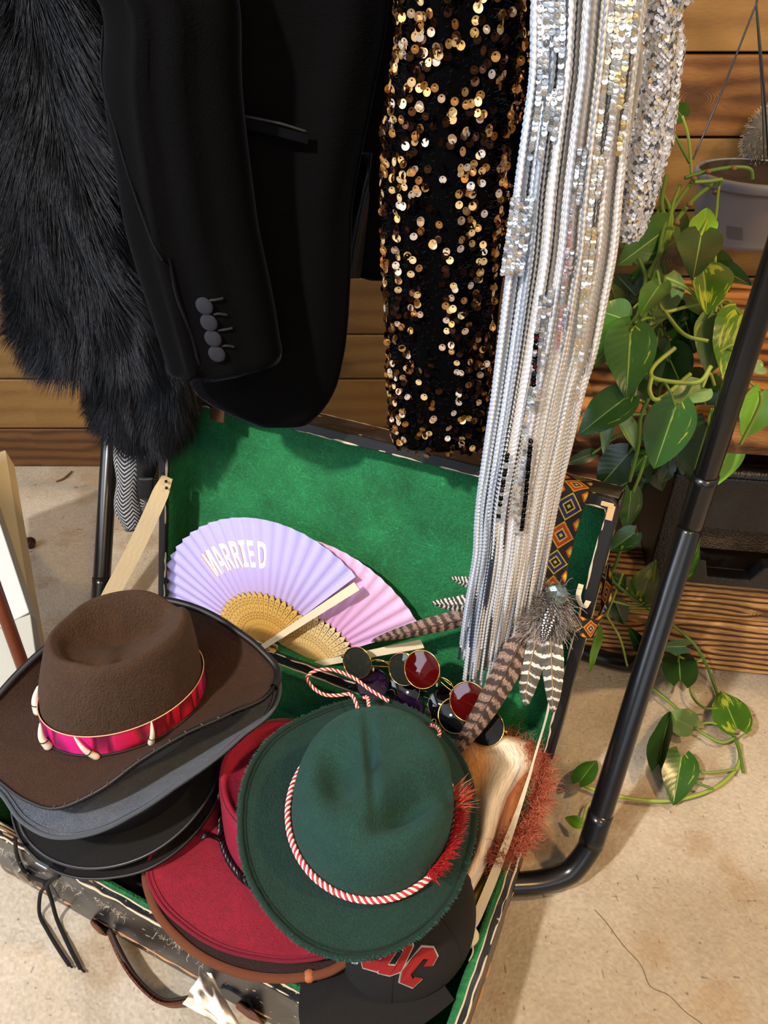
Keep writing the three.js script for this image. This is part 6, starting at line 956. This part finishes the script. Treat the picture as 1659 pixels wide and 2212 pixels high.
  const kinds = [leafTex(801, 0, rgb(38, 82, 26), rgb(62, 114, 36)), leafTex(811, 0.25, rgb(36, 78, 28), rgb(60, 108, 38)), leafTex(821, 0.6, rgb(50, 96, 24), rgb(76, 124, 34)), leafTex(831, 0.95, rgb(60, 104, 22), rgb(90, 136, 32)), leafTex(841, 0, rgb(20, 54, 20), rgb(32, 72, 26)), leafTex(851, 0.1, rgb(108, 142, 84), rgb(132, 164, 104)), leafTex(861, 0, rgb(96, 150, 34), rgb(128, 182, 46))]
    .map((m, i) => new THREE.MeshPhysicalMaterial({ map: m, roughness: 0.3, clearcoat: 0.45, clearcoatRoughness: 0.25, transmission: 0.12, thickness: 0, side: THREE.DoubleSide }));
  const leafG = (L, W, fold, droop, seed) => sheet(16, 20, (u, v) => {
    const s = (u - 0.5) * 2, hw = W / 2 * Math.pow(Math.sin(Math.PI * Math.pow(0.015 + 0.985 * v, 0.60)), 0.78) * (1 + 0.03 * (vnoise(v * 7, s > 0 ? 2 : 9, seed) - 0.5)), lobe = -0.17 * L * Math.pow(Math.abs(s), 1.4) * Math.exp(-v * 4.5);
    return V(v * L + lobe, s * hw, fold * Math.abs(s) * hw - droop * L * v * v + 0.018 * L * Math.sin(v * 9 + seed) * Math.abs(s) + 0.012 * L * Math.cos((v * 9 - Math.abs(s) * 2.4) * 6.28) * (0.3 + 0.3 * Math.abs(s)) * 0.5);
  }, { th: 0.0005, su: 1, sv: 1 });
  // [base x, y, tip x, y, width px, kind, depth offset, roll, fold]
  const leaves = [
    [1362, 716, 1355, 854, 108, 1, 0.05, 0.1], [1362, 700, 1276, 790, 72, 0, 0.03, -0.5], [1350, 690, 1288, 668, 78, 0, 0.02, -0.2], [1355, 857, 1248, 938, 88, 1, 0.05, -0.3], [1460, 876, 1413, 1016, 106, 1, 0.04, 0.1],
    [1518, 838, 1452, 866, 70, 5, 0.01, -0.3], [1358, 980, 1291, 1056, 84, 4, 0.0, 0.1], [1518, 582, 1532, 668, 96, 2, 0.06, 0.4, 0.5], [1546, 577, 1624, 613, 46, 4, 0.0, 0.5], [1427, 614, 1385, 672, 56, 0, 0.06, -0.2],
    [1438, 594, 1410, 705, 84, 5, -0.01, 0.3], [1562, 680, 1531, 800, 98, 5, -0.02, -0.1], [1600, 680, 1568, 818, 98, 3, 0.0, 0.2], [1643, 846, 1608, 949, 76, 6, 0.0, 0.5, 0.5], [1585, 957, 1532, 1060, 62, 6, -0.01, 0.4],
    [1530, 918, 1490, 1046, 98, 4, 0.0, -0.2], [1500, 935, 1478, 1032, 66, 1, -0.02, 0.5], [1336, 907, 1380, 980, 40, 5, 0.02, 0.6, 0.8], [1330, 904, 1302, 982, 30, 5, 0.0, -0.6, 0.8], [1394, 982, 1366, 1020, 40, 0, 0.01, 0],
    [1363, 1060, 1355, 1150, 50, 1, 0.0, 0.3], [1366, 1060, 1349, 1160, 52, 0, -0.02, -0.3], [1372, 1150, 1318, 1190, 50, 1, 0.02, 0.2], [1386, 1292, 1413, 1216, 64, 2, 0.03, 0.1], [1352, 1268, 1322, 1240, 36, 4, 0.02, 0.1],
    [1481, 1232, 1508, 1156, 42, 2, 0.02, 0.3], [1470, 1470, 1466, 1384, 74, 4, 0.05, 0.0], [1482, 1396, 1424, 1398, 28, 4, 0.05, 0.5], [1385, 1400, 1362, 1358, 30, 4, 0.02, 0], [1290, 1362, 1275, 1458, 20, 6, 0.1, 0.6, 0.6],
    [1592, 1574, 1556, 1488, 78, 2, 0.02, 0.1], [1424, 1650, 1446, 1530, 44, 4, 0.03, 0.5, 0.7], [1496, 1572, 1438, 1540, 66, 5, 0.015, 0], [1472, 1634, 1456, 1738, 76, 1, 0.02, 0.1], [1252, 1690, 1290, 1638, 46, 0, 0.02, 0.3], [1256, 1780, 1220, 1766, 26, 6, 0.015, 0.2],
    [1475, 252, 1450, 222, 42, 0, 0.03, 0.2], [1514, 512, 1530, 444, 60, 6, 0.10, 0.0], [1515, 508, 1500, 590, 92, 4, 0.12, 0.0], [1446, 490, 1340, 570, 80, 1, 0.03, 0.3], [1440, 494, 1386, 505, 50, 0, 0.01, 0], [1648, 792, 1625, 800, 34, 5, 0.0, 0.2],
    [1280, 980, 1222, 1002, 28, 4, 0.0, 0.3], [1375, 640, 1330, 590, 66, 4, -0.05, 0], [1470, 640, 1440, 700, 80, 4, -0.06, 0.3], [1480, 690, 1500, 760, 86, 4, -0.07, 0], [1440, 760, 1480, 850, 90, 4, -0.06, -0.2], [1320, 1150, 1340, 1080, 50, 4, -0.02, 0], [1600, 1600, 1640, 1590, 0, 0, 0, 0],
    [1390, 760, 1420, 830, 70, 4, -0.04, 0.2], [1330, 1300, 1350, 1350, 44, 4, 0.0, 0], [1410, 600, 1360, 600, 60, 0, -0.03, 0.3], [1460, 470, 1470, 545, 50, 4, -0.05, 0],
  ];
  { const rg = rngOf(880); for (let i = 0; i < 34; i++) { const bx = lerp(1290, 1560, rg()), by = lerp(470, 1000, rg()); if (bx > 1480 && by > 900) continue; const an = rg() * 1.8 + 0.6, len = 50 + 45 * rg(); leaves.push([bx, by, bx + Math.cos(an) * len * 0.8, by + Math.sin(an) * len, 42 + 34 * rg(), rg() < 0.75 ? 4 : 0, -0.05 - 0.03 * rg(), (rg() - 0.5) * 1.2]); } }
  { const rg = rngOf(881); leaves.slice(0, 47).forEach(([bx, by, tx, ty, w, k, dz], i) => { if (!w || by > 1050 || by < 300) return; const gx = bx > 1500 ? 1545 : 1415, mx = lerp(bx, gx, 0.55), my = by - 24 - 26 * rg(), ex = lerp(bx, gx, 0.95), ey = by + 10 - 60 * rg(); wpart('petiole', tube([onZ(bx, by, zOf(by) + dz + 0.002), onZ(mx, my, zOf(my) + dz * 0.7 + 0.01), onZ(ex, ey, zOf(ey) + 0.0)], (s) => 0.0017 + 0.0006 * s, { seg: 16, sides: 7 }), stemM[i % 3], plant); }); }
  leaves.forEach(([bx, by, tx, ty, w, k, dz, roll, fold = 0.18], i) => {
    if (!w) return;
    const ground = by > 1405, B = ground ? onY(bx, by, 0.016 + dz * 0.7) : onZ(bx, by, zOf(by) + dz), T = ground ? onY(tx, ty, 0.008 + dz * 0.5) : onZ(tx, ty, zOf(Math.min(ty, 1400)) + dz + 0.015);
    const d = T.clone().sub(B), L = d.length(), X = d.clone().normalize(), view = EYE.clone().sub(B).normalize().add(V(0, ground ? 0.7 : 0.25, 0)), side = view.clone().cross(X).normalize(), up = X.clone().cross(side).normalize();
    const Z = up.clone().multiplyScalar(Math.cos(roll)).addScaledVector(side, Math.sin(roll)).normalize(), Y = Z.clone().cross(X), W = w * depthOf(B) / FOCAL / Math.max(0.75, Math.cos(roll));
    wpart('leaf', leafG(L, W, fold, 0.06, i * 3 + 1).applyMatrix4(basis(X, Y, Z, B)), kinds[k], plant);
  });
}
// knitted thing behind the pot
{
  const z = -1.555, t = thing('knitted_cloth', 'rough grey-beige knitted bundle behind the grey pot', 'cloth', onZ(1660, 360, z));
  const knit = dataTex(256, 256, (u, v) => { const s = Math.abs(Math.sin(v * 16 * Math.PI)), k = vnoise(u * 40, v * 16, 901), b = s * (0.5 + 0.5 * k); return mix3(rgb(110, 98, 80), rgb(226, 216, 196), smooth(0.35, 0.8, b)); });
  const blob = (cx, cy, rx, ry, m, name) => { const c = onZ(cx, cy, z), k = depthOf(c) / FOCAL; wpart(name, sheet(30, 20, (u, v) => { const a = u * 6.2832, b = v * Math.PI, n = 1 + 0.12 * (fbm(u * 8 + 3, v * 6, 903, 3) - 0.5); return V(c.x + rx * k * Math.cos(a) * Math.sin(b) * n, c.y + ry * k * 1.25 * Math.cos(b) * n, c.z + 0.035 * Math.sin(a) * Math.sin(b) * n); }, { wrapU: true, th: 0 }), m, t); };
  blob(1648, 300, 36, 46, felt(0xb0a490, { s: 5, bump: 0.004 }), 'rough_fold');
  { const rg = rngOf(905), M = [], C = [], h = tube([V(0, 0, 0), V(0.1, 0.5, 0.1), V(-0.1, 1, 0.1)], (s) => 0.07 * (1 - 0.6 * s), { seg: 4, sides: 3 }), c = onZ(1648, 300, z), k = depthOf(c) / FOCAL, inv = t.matrixWorld.clone().invert(); for (let i = 0; i < 1400; i++) { const a = rg() * 6.283, b = rg() * 3.1416, d = V(Math.cos(a) * Math.sin(b), Math.cos(b), Math.sin(a) * Math.sin(b)), p = V(c.x + 36 * k * d.x, c.y + 46 * k * 1.25 * d.y, c.z + 0.035 * d.z), [x, y, zz] = look(d.clone().add(V(rg() - 0.5, rg() - 0.5, rg() - 0.5)), V(0.1, 0.2, 1)), L = 0.005 + 0.006 * rg(); M.push(basis(x.multiplyScalar(L), y.multiplyScalar(L), zz.multiplyScalar(L), p).premultiply(inv)); } copies('fuzz', h, plain(0xb0a490, 0.95), t, M); } blob(1662, 328, 46, 32, new THREE.MeshStandardMaterial({ map: rep(knit, 1, 0.7), roughness: 0.95, bumpMap: knit, bumpScale: 0.003, side: THREE.DoubleSide }), 'knitted_roll');
}
renderer.render(scene, camera);
